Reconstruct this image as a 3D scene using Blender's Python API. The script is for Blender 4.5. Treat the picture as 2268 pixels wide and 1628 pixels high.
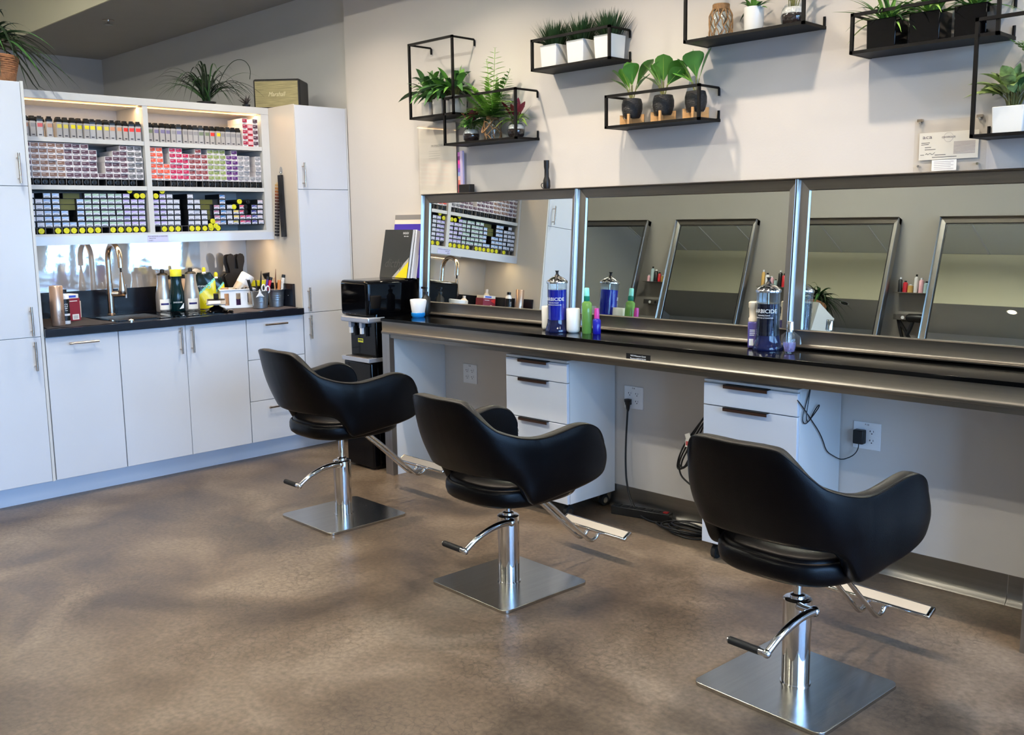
import bpy, bmesh, math, random
from mathutils import Vector, Matrix, Euler
PI = math.pi
random.seed(7)
for o in list(bpy.data.objects): bpy.data.objects.remove(o)
SC = bpy.context.scene
COL = SC.collection
# ------------------------------------------------------------------ camera
cd = bpy.data.cameras.new('camera'); cam = bpy.data.objects.new('camera', cd); COL.objects.link(cam)
YAW, PITCH, ROLL = 2.36245789, -0.143401539, -0.0142588916
fw = Vector((math.cos(YAW)*math.cos(PITCH), math.sin(YAW)*math.cos(PITCH), math.sin(PITCH)))
rt = Vector((math.sin(YAW), -math.cos(YAW), 0)); up = rt.cross(fw)
r2 = rt*math.cos(ROLL)+up*math.sin(ROLL); u2 = -rt*math.sin(ROLL)+up*math.cos(ROLL)
m = Matrix((r2, u2, -fw)).transposed().to_4x4(); m.translation = Vector((5.26434759, -3.75031495, 1.44853663))
cam.matrix_world = m
cd.sensor_width = 36; cd.lens = 2155.678*36/2268; cd.shift_y = -(814-797.51)/2268; cd.clip_start = .05
SC.camera = cam
# ------------------------------------------------------------------ world and exposure
SC.view_settings.view_transform = 'Standard'; SC.view_settings.look = 'None'
SC.view_settings.gamma = 1; SC.view_settings.exposure = 0.28; SC.view_settings.use_curve_mapping = False
W = bpy.data.worlds.new('sky'); SC.world = W; W.use_nodes = True
nt = W.node_tree; nt.nodes.clear()
wo = nt.nodes.new('ShaderNodeOutputWorld'); bg = nt.nodes.new('ShaderNodeBackground')
tc = nt.nodes.new('ShaderNodeTexCoord'); sx = nt.nodes.new('ShaderNodeSeparateXYZ'); cr = nt.nodes.new('ShaderNodeValToRGB')
mr = nt.nodes.new('ShaderNodeMapRange'); mr.inputs[1].default_value = -.35; mr.inputs[2].default_value = .6
nt.links.new(tc.outputs['Generated'], sx.inputs[0]); nt.links.new(sx.outputs[2], mr.inputs[0]); nt.links.new(mr.outputs[0], cr.inputs[0])
e = cr.color_ramp.elements; e[0].position = .0; e[0].color = (.14, .18, .26, 1); e[1].position = 1; e[1].color = (.28, .50, 1.0, 1)
q = cr.color_ramp.elements.new(.358); q.color = (.22, .29, .42, 1)
q = cr.color_ramp.elements.new(.368); q.color = (.33, .61, 1.0, 1)
nt.links.new(cr.outputs[0], bg.inputs[0]); bg.inputs[1].default_value = 15.5; nt.links.new(bg.outputs[0], wo.inputs[0])

def lin(c):
    if isinstance(c, str): c = tuple(int(c[i:i+2], 16)/255 for i in (0, 2, 4))
    else: c = tuple(x/255 for x in c)
    return tuple(x/12.92 if x <= .04045 else ((x+.055)/1.055)**2.4 for x in c)
WIN_X = 7.6
def area(name, loc, rot, sx_, sy_, power, col, shape='RECTANGLE', spread=None, portal=False):
    l = bpy.data.lights.new(name, 'AREA'); l.shape = shape; l.size = sx_; l.size_y = sy_; l.energy = power; l.color = col
    if spread: l.spread = spread
    if portal: l.cycles.is_portal = True
    o = bpy.data.objects.new(name, l); o.location = loc; o.rotation_euler = rot; COL.objects.link(o); return o
# window portals (guide the sky light through the openings)
WINS = [(-4.40, -3.48), (-3.38, -2.42), (-2.32, -1.34), (-1.24, -.26)]
for a, b in WINS: area('window_portal', (WIN_X-.02, (a+b)/2, 1.42), (0, PI/2, 0), 2.5, b-a, 1, (1, 1, 1), portal=True)
WARM = (1.0, .84, .66); NEUT = (1.0, .965, .85)
# linear ceiling fixtures hung at the high ceiling
TUBES = [(1.3, -2.75), (-1.4, -2.75), (4.6, -3.0), (6.2, -1.6)]
TPOW = [48, 14, 22, 10]; UPOW = [60, 75, 40, 20]
for (x, y), p in zip(TUBES, TPOW): area('tube_light', (x, y, 3.38), (0, 0, 0), 1.25, .07, p, NEUT); area('added_uplight', (x, y, 3.45), (PI, 0, 0), 1.25, .09, UPOW[TUBES.index((x, y))], NEUT)  # upward areas are added to brighten the ceiling and soffit face
# downlights set in the soffit above the mirrors
SPOTS = [(-.6, 0.0), (.41, 9), (1.42, 11), (2.43, 11), (3.44, 10), (4.45, 6)]
for x, p in SPOTS:
    if p: area('soffit_light', (x, -.74, 2.915), (0, 0, 0), .07, .07, p, WARM, 'DISK', math.radians(130))
# warm strips under the wall cabinet and under its top
area('strip_light', (-.36, -1.17, 2.118), (0, 0, 0), .02, 1.46, 3.2, (1, .66, .34))
area('strip_light', (-.36, -1.17, 1.355), (0, 0, 0), .02, 1.46, 2.6, (1, .72, .42))

# ------------------------------------------------------------------ materials
MATS = {}
def mat(name, col, rough=.5, metal=0, spec=.5, coat=0, bump=0, bscale=40, var=0, vscale=6, trans=0, ior=1.45, emit=0, sss=0, stretch=None, sheen=0, alpha=1, crough=.05):
    if name in MATS: return MATS[name]
    M = bpy.data.materials.new(name); M.use_nodes = True; n = M.node_tree; b = n.nodes['Principled BSDF']
    c = lin(col)+(1,)
    b.inputs['Base Color'].default_value = c; b.inputs['Roughness'].default_value = rough; b.inputs['Metallic'].default_value = metal
    b.inputs['Specular IOR Level'].default_value = spec; b.inputs['Coat Weight'].default_value = coat; b.inputs['Coat Roughness'].default_value = crough
    b.inputs['Transmission Weight'].default_value = trans; b.inputs['IOR'].default_value = ior; b.inputs['Alpha'].default_value = alpha
    if sheen: b.inputs['Sheen Weight'].default_value = sheen
    if emit: b.inputs['Emission Color'].default_value = c; b.inputs['Emission Strength'].default_value = emit
    t = n.nodes.new('ShaderNodeTexCoord'); mp = n.nodes.new('ShaderNodeMapping'); n.links.new(t.outputs['Object'], mp.inputs[0])
    if stretch: mp.inputs['Scale'].default_value = stretch
    if var:
        z = n.nodes.new('ShaderNodeTexNoise'); z.inputs['Scale'].default_value = vscale; z.inputs['Detail'].default_value = 5; n.links.new(mp.outputs[0], z.inputs[0])
        r = n.nodes.new('ShaderNodeMapRange'); r.inputs[1].default_value = .3; r.inputs[2].default_value = .7; r.inputs[3].default_value = 1-var; r.inputs[4].default_value = 1+var
        n.links.new(z.outputs[0], r.inputs[0])
        mx = n.nodes.new('ShaderNodeMix'); mx.data_type = 'RGBA'; mx.blend_type = 'MULTIPLY'; mx.inputs[0].default_value = 1
        mx.inputs[6].default_value = c; n.links.new(r.outputs[0], mx.inputs[7]); n.links.new(mx.outputs[2], b.inputs['Base Color'])
    if bump:
        z = n.nodes.new('ShaderNodeTexNoise'); z.inputs['Scale'].default_value = bscale; z.inputs['Detail'].default_value = 4; n.links.new(mp.outputs[0], z.inputs[0])
        bp = n.nodes.new('ShaderNodeBump'); bp.inputs['Strength'].default_value = bump; bp.inputs['Distance'].default_value = .01
        n.links.new(z.outputs[0], bp.inputs['Height']); n.links.new(bp.outputs[0], b.inputs['Normal'])
    MATS[name] = M; return M

wallM = mat('wall_paint', (203, 198, 193), .75, bump=.04, bscale=120, var=.015, vscale=2)
wallG = mat('wall_paint_grey', (196, 195, 193), .8, bump=.04, bscale=120)
wallY = mat('wall_paint_cream', (222, 216, 190), .8)
ceilG = mat('soffit_paint', (170, 166, 160), .9, var=.02)
wdoor = mat('white_lacquer', (206, 211, 220), .16, spec=.5, coat=.25, var=.012, vscale=3)
wdoorE = mat('white_melamine', (208, 208, 206), .3)
wpanel = mat('cream_melamine', (206, 198, 187), .3, var=.015)
plint = mat('plinth_lacquer', (214, 222, 236), .3)
steel = mat('brushed_steel', (134, 129, 122), .34, 1, bump=.05, bscale=220, stretch=(.04, 3, 3), var=.07, vscale=30)
steelY = mat('brushed_steel_upright', (158, 155, 151), .32, 1, bump=.05, bscale=220, stretch=(3, 3, .04), var=.07, vscale=30)
steelP = mat('brushed_steel_plate', (186, 182, 174), .2, 1, bump=.03, bscale=200, stretch=(3, .06, 1), var=.05, vscale=30)
chrome = mat('chrome', (214, 214, 216), .05, 1)
nickel = mat('brushed_nickel', (196, 182, 168), .22, 1, bump=.03, bscale=300, stretch=(4, 4, .1))
black = mat('black_plastic', (18, 18, 20), .4)
blackG = mat('black_gloss', (5, 5, 7), .06, spec=.32)
blackM = mat('black_powder_coat', (12, 10, 10), .5, spec=.2, bump=.02, bscale=300)
glassT = mat('black_glass_top', (7, 7, 7), .09, spec=.2)
laminate = mat('black_laminate', (22, 24, 32), .22, var=.1, vscale=90)
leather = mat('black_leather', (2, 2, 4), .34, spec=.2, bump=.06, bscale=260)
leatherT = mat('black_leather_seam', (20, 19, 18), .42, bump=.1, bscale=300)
rubber = mat('rubber', (20, 20, 20), .6)
paper = mat('paper', (236, 234, 228), .6)
white = mat('white_ceramic', (228, 228, 224), .25)
whiteP = mat('white_plastic', (232, 233, 235), .35)
ink = mat('dark_ink', (60, 58, 66), .6)
inkW = mat('white_ink', (235, 238, 240), .5)
wood = mat('pale_wood', (198, 152, 100), .5, var=.12, vscale=8, stretch=(1, 1, 8))
soil = mat('dark_soil', (44, 26, 22), .8, bump=.8, bscale=90, var=.4, vscale=60)
pebble = mat('white_pebbles', (214, 208, 204), .6, bump=.8, bscale=80, var=.2, vscale=60)
ropeM = mat('jute_rope', (150, 114, 76), .85, bump=.5, bscale=200, var=.2, vscale=90)
wickerM = mat('wicker', (176, 122, 84), .6, bump=.4, bscale=100, var=.2, vscale=60)
def glassmat(name, col, a):
    M = bpy.data.materials.new(name); M.use_nodes = True; n = M.node_tree; n.nodes.clear()
    o = n.nodes.new('ShaderNodeOutputMaterial'); t = n.nodes.new('ShaderNodeBsdfTransparent'); g = n.nodes.new('ShaderNodeBsdfGlossy'); f = n.nodes.new('ShaderNodeLayerWeight'); x = n.nodes.new('ShaderNodeMixShader')
    pw = n.nodes.new('ShaderNodeMath'); pw.operation = 'POWER'; pw.inputs[1].default_value = 3.5; r = n.nodes.new('ShaderNodeMapRange'); r.inputs[3].default_value = .035*a; r.inputs[4].default_value = .85
    t.inputs[0].default_value = lin(col)+(1,); g.inputs[1].default_value = .02
    n.links.new(f.outputs['Facing'], pw.inputs[0]); n.links.new(pw.outputs[0], r.inputs[0]); n.links.new(r.outputs[0], x.inputs[0]); n.links.new(t.outputs[0], x.inputs[1]); n.links.new(g.outputs[0], x.inputs[2]); n.links.new(x.outputs[0], o.inputs[0]); return M
glass = glassmat('clear_glass', (248, 251, 252), 1.3)
acryl = glassmat('clear_acrylic', (253, 252, 250), .6)
def mirrormat():
    M = bpy.data.materials.new('mirror_silver'); M.use_nodes = True; b = M.node_tree.nodes['Principled BSDF']
    b.inputs['Base Color'].default_value = (.80, .83, .80, 1); b.inputs['Metallic'].default_value = 1; b.inputs['Roughness'].default_value = 0.0; return M
mirror = mirrormat()
tileW = mat('ceiling_tile', (214, 214, 204), .9, bump=.1, bscale=200)
splash = mat('gloss_splash_panel', (214, 213, 210), .035, .5, coat=.5, bump=.022, bscale=9, spec=1.0, ior=2.0)
# floor
def floormat():
    M = bpy.data.materials.new('stained_concrete'); M.use_nodes = True; n = M.node_tree; b = n.nodes['Principled BSDF']
    t = n.nodes.new('ShaderNodeTexCoord')
    def noise(s, d, dist=0, st=None):
        z = n.nodes.new('ShaderNodeTexNoise'); z.inputs['Scale'].default_value = s; z.inputs['Detail'].default_value = d; z.inputs['Distortion'].default_value = dist
        if st:
            mp = n.nodes.new('ShaderNodeMapping'); mp.inputs['Scale'].default_value = st; n.links.new(t.outputs['Object'], mp.inputs[0]); n.links.new(mp.outputs[0], z.inputs[0])
        else: n.links.new(t.outputs['Object'], z.inputs[0])
        return z
    a = noise(2.1, 12, .5); c = n.nodes.new('ShaderNodeValToRGB'); n.links.new(a.outputs[0], c.inputs[0])
    el = c.color_ramp.elements; el[0].position = .34; el[0].color = lin((76, 64, 52))+(1,); el[1].position = .66; el[1].color = lin((128, 113, 96))+(1,)
    k = el.new(.5); k.color = lin((103, 88, 72))+(1,)
    g = noise(55, 6, 0); r = n.nodes.new('ShaderNodeMapRange'); r.inputs[1].default_value = .3; r.inputs[2].default_value = .7; r.inputs[3].default_value = .72; r.inputs[4].default_value = 1.22; n.links.new(g.outputs[0], r.inputs[0])
    mx = n.nodes.new('ShaderNodeMix'); mx.data_type = 'RGBA'; mx.blend_type = 'MULTIPLY'; mx.inputs[0].default_value = 1; n.links.new(c.outputs[0], mx.inputs[6]); n.links.new(r.outputs[0], mx.inputs[7])
    # fine crackle
    d = noise(14, 4); va = n.nodes.new('ShaderNodeVectorMath'); va.operation = 'MULTIPLY_ADD'; va.inputs[1].default_value = (.09, .09, .09); n.links.new(d.outputs[1], va.inputs[0]); n.links.new(t.outputs['Object'], va.inputs[2])
    v = n.nodes.new('ShaderNodeTexVoronoi'); v.feature = 'DISTANCE_TO_EDGE'; v.inputs['Scale'].default_value = 26; n.links.new(va.outputs[0], v.inputs['Vector'])
    vr = n.nodes.new('ShaderNodeMapRange'); vr.inputs[1].default_value = 0; vr.inputs[2].default_value = .07; vr.inputs[3].default_value = .66; vr.inputs[4].default_value = 1; n.links.new(v.outputs[0], vr.inputs[0])
    mk = noise(1.7, 3); mm = n.nodes.new('ShaderNodeMapRange'); mm.inputs[1].default_value = .42; mm.inputs[2].default_value = .58; n.links.new(mk.outputs[0], mm.inputs[0])
    m2 = n.nodes.new('ShaderNodeMix'); m2.data_type = 'RGBA'; m2.blend_type = 'MULTIPLY'; n.links.new(mm.outputs[0], m2.inputs[0]); n.links.new(mx.outputs[2], m2.inputs[6]); n.links.new(vr.outputs[0], m2.inputs[7])
    n.links.new(m2.outputs[2], b.inputs['Base Color'])
    rr = n.nodes.new('ShaderNodeMapRange'); rr.inputs[3].default_value = .24; rr.inputs[4].default_value = .46; n.links.new(a.outputs[0], rr.inputs[0]); n.links.new(rr.outputs[0], b.inputs['Roughness'])
    bp = n.nodes.new('ShaderNodeBump'); bp.inputs['Strength'].default_value = .06; bp.inputs['Distance'].default_value = .01; n.links.new(g.outputs[0], bp.inputs['Height']); n.links.new(bp.outputs[0], b.inputs['Normal'])
    b.inputs['Specular IOR Level'].default_value = .45
    return M
floorM = floormat()
def emis(name, col, s):
    M = bpy.data.materials.new(name); M.use_nodes = True; b = M.node_tree.nodes['Principled BSDF']
    b.inputs['Base Color'].default_value = lin(col)+(1,); b.inputs['Emission Color'].default_value = lin(col)+(1,); b.inputs['Emission Strength'].default_value = s; return M
tubeE = emis('lit_diffuser', (255, 244, 220), 9); spotE = emis('lit_lamp', (255, 226, 186), 20); stripE = emis('lit_strip', (255, 196, 120), 6)

# ------------------------------------------------------------------ mesh builder
class MB:
    def __init__(s): s.v = []; s.f = []; s.mi = []; s.sm = []; s.M = []
    def mid(s, m):
        if m not in s.M: s.M.append(m)
        return s.M.index(m)
    def add(s, vs, fs, m, smooth=False):
        k = len(s.v); s.v += [tuple(v) for v in vs]; i = s.mid(m)
        for f in fs: s.f.append(tuple(k+a for a in f)); s.mi.append(i); s.sm.append(smooth)
        return s
    def box(s, a, b, m, R=None, c=0):
        x0, y0, z0 = (min(a[i], b[i]) for i in range(3)); x1, y1, z1 = (max(a[i], b[i]) for i in range(3))
        vs = [(x0, y0, z0), (x1, y0, z0), (x1, y1, z0), (x0, y1, z0), (x0, y0, z1), (x1, y0, z1), (x1, y1, z1), (x0, y1, z1)]
        if R is not None: vs = [R @ Vector(v) for v in vs]
        return s.add(vs, [(0, 3, 2, 1), (4, 5, 6, 7), (0, 1, 5, 4), (1, 2, 6, 5), (2, 3, 7, 6), (3, 0, 4, 7)], m)
    def prism(s, pts, d, m, R=None, smooth=False):
        # pts: polygon in xy extruded along z from d[0] to d[1]; R maps to place
        n = len(pts); vs = [(x, y, d[0]) for x, y in pts]+[(x, y, d[1]) for x, y in pts]
        if R is not None: vs = [R @ Vector(v) for v in vs]
        s.add(vs, [tuple(range(n-1, -1, -1)), tuple(range(n, 2*n))], m)
        k = len(s.v)-2*n; i = s.mid(m)
        for j in range(n): s.f.append((k+j, k+(j+1) % n, k+n+(j+1) % n, k+n+j)); s.mi.append(i); s.sm.append(smooth)
        return s
    def lathe(s, prof, m, c=(0, 0, 0), n=20, R=None, sq=1, ang0=0, cap=True):
        # prof: list of (r, z)
        vs = []
        for r, z in prof:
            for j in range(n):
                a = 2*PI*j/n+ang0; v = Vector((r*math.cos(a), r*math.sin(a)*sq, z))
                if R is not None: v = R @ v
                vs.append(v+Vector(c))
        fs = [(i*n+j, i*n+(j+1) % n, (i+1)*n+(j+1) % n, (i+1)*n+j) for i in range(len(prof)-1) for j in range(n)]
        s.add(vs, fs, m, True)
        if cap:
            k = len(s.v)-len(vs); i = s.mid(m)
            if prof[0][0] > 1e-4: s.f.append(tuple(k+j for j in range(n-1, -1, -1))); s.mi.append(i); s.sm.append(False)
            if prof[-1][0] > 1e-4: s.f.append(tuple(k+(len(prof)-1)*n+j for j in range(n))); s.mi.append(i); s.sm.append(False)
        return s
    def cyl(s, a, b, r, m, r2=None, n=14):
        a = Vector(a); b = Vector(b); d = b-a; L = d.length; q = d.to_track_quat('Z', 'Y').to_matrix()
        return s.lathe([(r, 0), (r if r2 is None else r2, L)], m, a, n, q)
    def tube(s, pts, r, m, n=8, closed=False, smoothpts=0):
        P = [Vector(p) for p in pts]
        for _ in range(smoothpts):
            Q = [P[0]]
            for i in range(len(P)-1): Q += [P[i]*.75+P[i+1]*.25, P[i]*.25+P[i+1]*.75]
            Q.append(P[-1]); P = Q
        vs = []; N = len(P); prev = None
        for i, p in enumerate(P):
            if closed: t = (P[(i+1) % N]-P[i-1])
            else: t = P[min(i+1, N-1)]-P[max(i-1, 0)]
            if t.length < 1e-9: t = Vector((0, 0, 1))
            t.normalize()
            if prev is None: u = t.orthogonal().normalized()
            else:
                u = prev-t*prev.dot(t)
                u = u.normalized() if u.length > 1e-6 else t.orthogonal().normalized()
            prev = u; w = t.cross(u); rr = r(i/(N-1)) if callable(r) else r
            for j in range(n): a = 2*PI*j/n; vs.append(p+(u*math.cos(a)+w*math.sin(a))*rr)
        fs = [(i*n+j, i*n+(j+1) % n, (i+1)*n+(j+1) % n, (i+1)*n+j) for i in range(N-1) for j in range(n)]
        if closed: fs += [((N-1)*n+j, (N-1)*n+(j+1) % n, (j+1) % n, j) for j in range(n)]
        s.add(vs, fs, m, True)
        if not closed:
            k = len(s.v)-len(vs); i = s.mid(m)
            s.f.append(tuple(k+j for j in range(n-1, -1, -1))); s.mi.append(i); s.sm.append(False)
            s.f.append(tuple(k+(N-1)*n+j for j in range(n))); s.mi.append(i); s.sm.append(False)
        return s
    def sphere(s, c, r, m, n=12, sc=(1, 1, 1)):
        pr = [(max(r*math.sin(PI*i/8), 1e-5), -r*math.cos(PI*i/8)) for i in range(9)]
        R = Matrix.Diagonal(Vector(sc)); return s.lathe(pr, m, c, n, R, cap=False)
    def leaf(s, base, d, L, w, m, droop=.3, segs=6, kind='ovate', fold=.15, roll=0, up=Vector((0, 0, 1))):
        d = Vector(d).normalized(); side = d.cross(Vector((0, 0, 1)))
        side = side.normalized() if side.length > .05 else Vector((1, 0, 0))
        if roll: side = Matrix.Rotation(roll, 3, d) @ side
        base = Vector(base); vs = []
        for i in range(segs+1):
            t = i/segs; p = base+d*(L*t)+Vector((0, 0, -1))*(droop*L*t*t)
            if kind == 'ovate': ww = w*(math.sin(PI*min(1, t**.8))**.8 if t < 1 else 0)+.0008
            elif kind == 'blade': ww = w*min(1, (1-t)*2.2+.02)*min(1, .5+t*3)
            else: ww = w*(math.sin(PI*t**1.35)**.7)*(.6+.55*t)+.001
            nrm = side.cross(d)
            vs += [p-side*ww/2+nrm*fold*ww, p, p+side*ww/2+nrm*fold*ww]
        fs = []
        for i in range(segs): k = 3*i; fs += [(k, k+1, k+4, k+3), (k+1, k+2, k+5, k+4)]
        return s.add(vs, fs, m, True)
    def build(s, name, parent=None, loc=(0, 0, 0), rot=None, bevel=0, recalc=True, bseg=2, world=False):
        me = bpy.data.meshes.new(name)
        L = Vector(loc)
        vv = [tuple(Vector(v)-L) for v in s.v] if world else s.v
        me.from_pydata(vv, [], s.f)
        for mm in s.M: me.materials.append(mm)
        me.polygons.foreach_set('material_index', s.mi); me.polygons.foreach_set('use_smooth', s.sm)
        if recalc:
            b = bmesh.new(); b.from_mesh(me); bmesh.ops.recalc_face_normals(b, faces=b.faces[:]); b.to_mesh(me); b.free()
        me.update()
        if hasattr(me, 'set_sharp_from_angle'): me.set_sharp_from_angle(angle=math.radians(48))
        o = bpy.data.objects.new(name, me); COL.objects.link(o); o.location = L
        if rot: o.rotation_euler = rot
        if parent: o.parent = parent
        if bevel:
            md = o.modifiers.new('bevel', 'BEVEL'); md.width = bevel; md.segments = bseg; md.limit_method = 'ANGLE'; md.angle_limit = math.radians(50)
        return o
def tag(o, label=None, cat=None, group=None, kind=None):
    if label: o['label'] = label
    if cat: o['category'] = cat
    if group: o['group'] = group
    if kind: o['kind'] = kind
    return o
def thing(name, label, cat, loc=(0, 0, 0), rz=0, group=None):
    o = bpy.data.objects.new(name, None); COL.objects.link(o); o.location = loc; o.rotation_euler = (0, 0, rz); o.empty_display_size = .05
    return tag(o, label, cat, group)
def struct(name, mb, **k):
    return tag(mb.build(name, **k), kind='structure')
def copy_tree(o, parent=None):
    c = o.copy(); COL.objects.link(c); c.parent = parent
    for ch in list(o.children): copy_tree(ch, c)
    return c
def lab(o, s): o['label'] = s
def text(body, size, M4, m, parent, name='lettering', sx=1, thick=.0002, align='CENTER', shear=0):
    cu = bpy.data.curves.new(name, 'FONT'); cu.body = body; cu.size = size; cu.align_x = align; cu.align_y = 'CENTER'; cu.extrude = thick; cu.resolution_u = 2; cu.shear = shear
    t = bpy.data.objects.new('tmp', cu); COL.objects.link(t)
    dg = bpy.context.evaluated_depsgraph_get(); me = bpy.data.meshes.new_from_object(t.evaluated_get(dg)); bpy.data.objects.remove(t)
    me.transform(Matrix.Diagonal((sx, 1, 1, 1))); me.transform(M4); me.materials.clear(); me.materials.append(m)
    o = bpy.data.objects.new(name, me); COL.objects.link(o)
    if parent: o.parent = parent
    return o
def frame4(o, ex, ey):   # text frame: origin, x dir, y dir
    ex = Vector(ex).normalized(); ey = Vector(ey).normalized(); ez = ex.cross(ey)
    M = Matrix((ex, ey, ez)).transposed().to_4x4(); M.translation = Vector(o); return M
FX = lambda o: frame4(o, (0, 1, 0), (0, 0, 1))     # faces +X
FY = lambda o: frame4(o, (1, 0, 0), (0, 0, 1))     # faces -Y
ORD = ['first', 'second', 'third', 'fourth', 'fifth', 'sixth', 'seventh', 'eighth', 'ninth', 'tenth', 'eleventh', 'twelfth', 'thirteenth', 'fourteenth', 'fifteenth', 'sixteenth', 'seventeenth', 'eighteenth', 'nineteenth', 'twentieth', 'twenty-first', 'twenty-second', 'twenty-third', 'twenty-fourth', 'twenty-fifth', 'twenty-sixth', 'twenty-seventh', 'twenty-eighth', 'twenty-ninth', 'thirtieth']
# ------------------------------------------------------------------ the room
YB = -4.5
b = MB(); b.box((-3.93, YB-.1, -.1), (WIN_X+.1, .15, 0), floorM); struct('floor', b)
b = MB(); b.box((0, 0, 0), (WIN_X, .12, 3.6), wallM); struct('wall_right', b)
b = MB(); b.box((-3.83, .05, 0), (0, .12, 3.6), wallG); struct('wall_right_recess', b)
b = MB(); b.box((-3.93, YB, 0), (-3.83, .12, 3.6), wallG); struct('wall_back', b)
b = MB(); b.box((-3.93, YB-.1, 0), (WIN_X, YB, 3.6), mat('wall_paint_darker', (162, 158, 151), .8)); struct('wall_left', b)  # opposite wall coloured darker than the other walls
b = MB(); b.box((-3.93, YB-.1, 3.6), (WIN_X+.1, .12, 3.7), tileW)
for i in range(20): b.box((-3.83+i*.61, YB, 3.592), (-3.805+i*.61, -.88, 3.6), wdoorE)
for i in range(4): b.box((-3.83, YB+i*1.22, 3.591), (WIN_X, YB+.025+i*1.22, 3.6), wdoorE)
struct('ceiling', b)
b = MB(); b.box((-3.83, -.868, 2.935), (WIN_X, .12, 3.595), ceilG); b.box((-3.83, -.88, 2.935), (WIN_X, -.868, 3.595), wallY); struct('trim_1', b)
b = MB(); z0, z1 = .17, 2.67
b.box((WIN_X, YB-.1, 0), (WIN_X+.1, .12, z0), wallM); b.box((WIN_X, YB-.1, z1), (WIN_X+.1, .12, 3.6), wallM)
ed = [YB-.1]+[x for w in WINS for x in w]+[.12]
for i in range(0, len(ed), 2): b.box((WIN_X, ed[i], z0), (WIN_X+.1, ed[i+1], z1), wallM)
struct('wall_front', b)
for i, (y0, y1) in enumerate(WINS):
    f = MB()
    for a_, c_ in (((y0, z0), (y0+.04, z1)), ((y1-.04, z0), (y1, z1)), ((y0+.04, z0), (y1-.04, z0+.04)), ((y0+.04, z1-.04), (y1-.04, z1))):
        f.box((WIN_X+.02, a_[0], a_[1]), (WIN_X+.08, c_[0], c_[1]), blackM)
    w = struct('window_%d' % (i+1), f)
    g = MB(); g.box((WIN_X+.045, y0+.04, z0+.04), (WIN_X+.055, y1-.04, z1-.04), glass); g.build('pane', parent=w)
# steel coved baseboard in lengths
for i, (a_, c_) in enumerate([(.92, 2.18), (2.182, 3.4), (3.402, 4.085), (4.087, 7.5)]):
    b = MB(); pr = [(0, 0), (-.026, 0), (-.022, .006), (-.012, .014), (-.0065, .026), (-.004, .045), (-.004, .112), (0, .112)]
    R = Matrix(((0, 0, 1), (1, 0, 0), (0, 1, 0)))
    b.prism([(p, q_) for p, q_ in pr], (a_, c_), steel, R); tag(b.build('baseboard_right' if i == 0 else 'baseboard_right_%d' % (i+1)), kind='structure')
# sprinkler
t = thing('fire_sprinkler', 'small dark fire sprinkler on the grey soffit at top left', 'sprinkler', (-2.06, -.62, 2.935))
b = MB(); b.lathe([(.042, -.004), (.042, 0)], nickel, n=16); b.build('escutcheon', t)
b = MB(); b.cyl((0, 0, 0), (0, 0, -.03), .01, chrome, n=8); b.cyl((0, 0, -.03), (0, 0, -.034), .028, chrome, n=12); b.build('head', t)
# lamps
for i, (x, y) in enumerate(TUBES):
    t = thing('ceiling_light', 'long hanging strip light at the high ceiling, number %s from the cabinets' % ORD[(1, 0, 2, 3)[i]], 'lamp', (x, y, 3.38))
    b = MB(); b.box((-.66, -.07, .03), (.66, .07, .06), wdoorE); b.box((-.5, -.004, .06), (-.492, .004, .211), black); b.box((.5, -.004, .06), (.492, .004, .211), black); b.build('housing', t)
    b = MB(); b.box((-.63, -.05, .012), (.63, .05, .03), tubeE); b.build('diffuser', t)
for i, (x, p) in enumerate(SPOTS):
    t = thing('downlight', '%s round downlight in the soffit counted from the cabinets' % ORD[i], 'lamp', (x, -.74, 2.935))
    b = MB(); b.lathe([(.045, -.0), (.06, -.002), (.06, 0)], wdoorE, n=20); b.build('trim_ring', t)
    b = MB(); b.lathe([(.001, -.004), (.044, -.004), (.044, -.001)], spotE if p else rubber, n=20); b.build('lens', t)

# ------------------------------------------------------------------ kitchen style cabinets
def handle(parent, p0, p1, m=None):
    m = m or nickel
    b = MB(); b.cyl(p0, p1, .006, m); d = (Vector(p1)-Vector(p0)); 
    for t_ in (.16, .84):
        q_ = Vector(p0)+d*t_; b.cyl(q_, (0, q_.y, q_.z), .004, m, n=8)
    return b.build('handle', parent)
def door(parent, y0, y1, z0, z1, hp=None, name='door', m=None):
    b = MB(); b.box((-.018, y0+.0015, z0+.0015), (0, y1-.0015, z1-.0015), m or wdoor)
    o = b.build(name, parent, bevel=.0012)
    if hp: handle(o, *hp)
    return o
H = .03
t = thing('tall_cabinet', 'tall white gloss cabinet left of the worktop with wicker basket plant on top', 'cabinet', (0, 0, 0))
b = MB(); b.box((-.66, -2.37, .115), (-.02, -1.968, 2.165), wdoorE); b.box((-.66, -1.967, .115), (-.001, -1.953, 2.166), wdoorE); b.build('carcass', t)
door(t, -2.369, -1.968, 1.65, 2.163, ((H, -2.012, 1.662), (H, -2.012, 1.812)))
door(t, -2.369, -1.968, .884, 1.65, ((H, -2.013, .892), (H, -2.013, 1.042)))
door(t, -2.369, -1.968, .116, .884, ((H, -2.008, .712), (H, -2.008, .862)))
t = thing('dishwasher_cabinet', 'white base cabinet under the left end of the worktop with a horizontal handle', 'cabinet')
b = MB(); b.box((-.6, -1.949, .115), (-.02, -1.568, .878), wdoorE); b.build('carcass', t)
door(t, -1.949, -1.568, .116, .876, ((H, -1.84, .837), (H, -1.684, .837)))
t = thing('sink_cabinet', 'white double door base cabinet under the sink, both handles meeting in the middle', 'cabinet')
b = MB(); b.box((-.6, -1.566, .115), (-.02, -.793, .70), wdoorE); b.build('carcass', t)
door(t, -1.566, -1.18, .116, .876, ((H, -1.217, .716), (H, -1.217, .868)))
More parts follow.
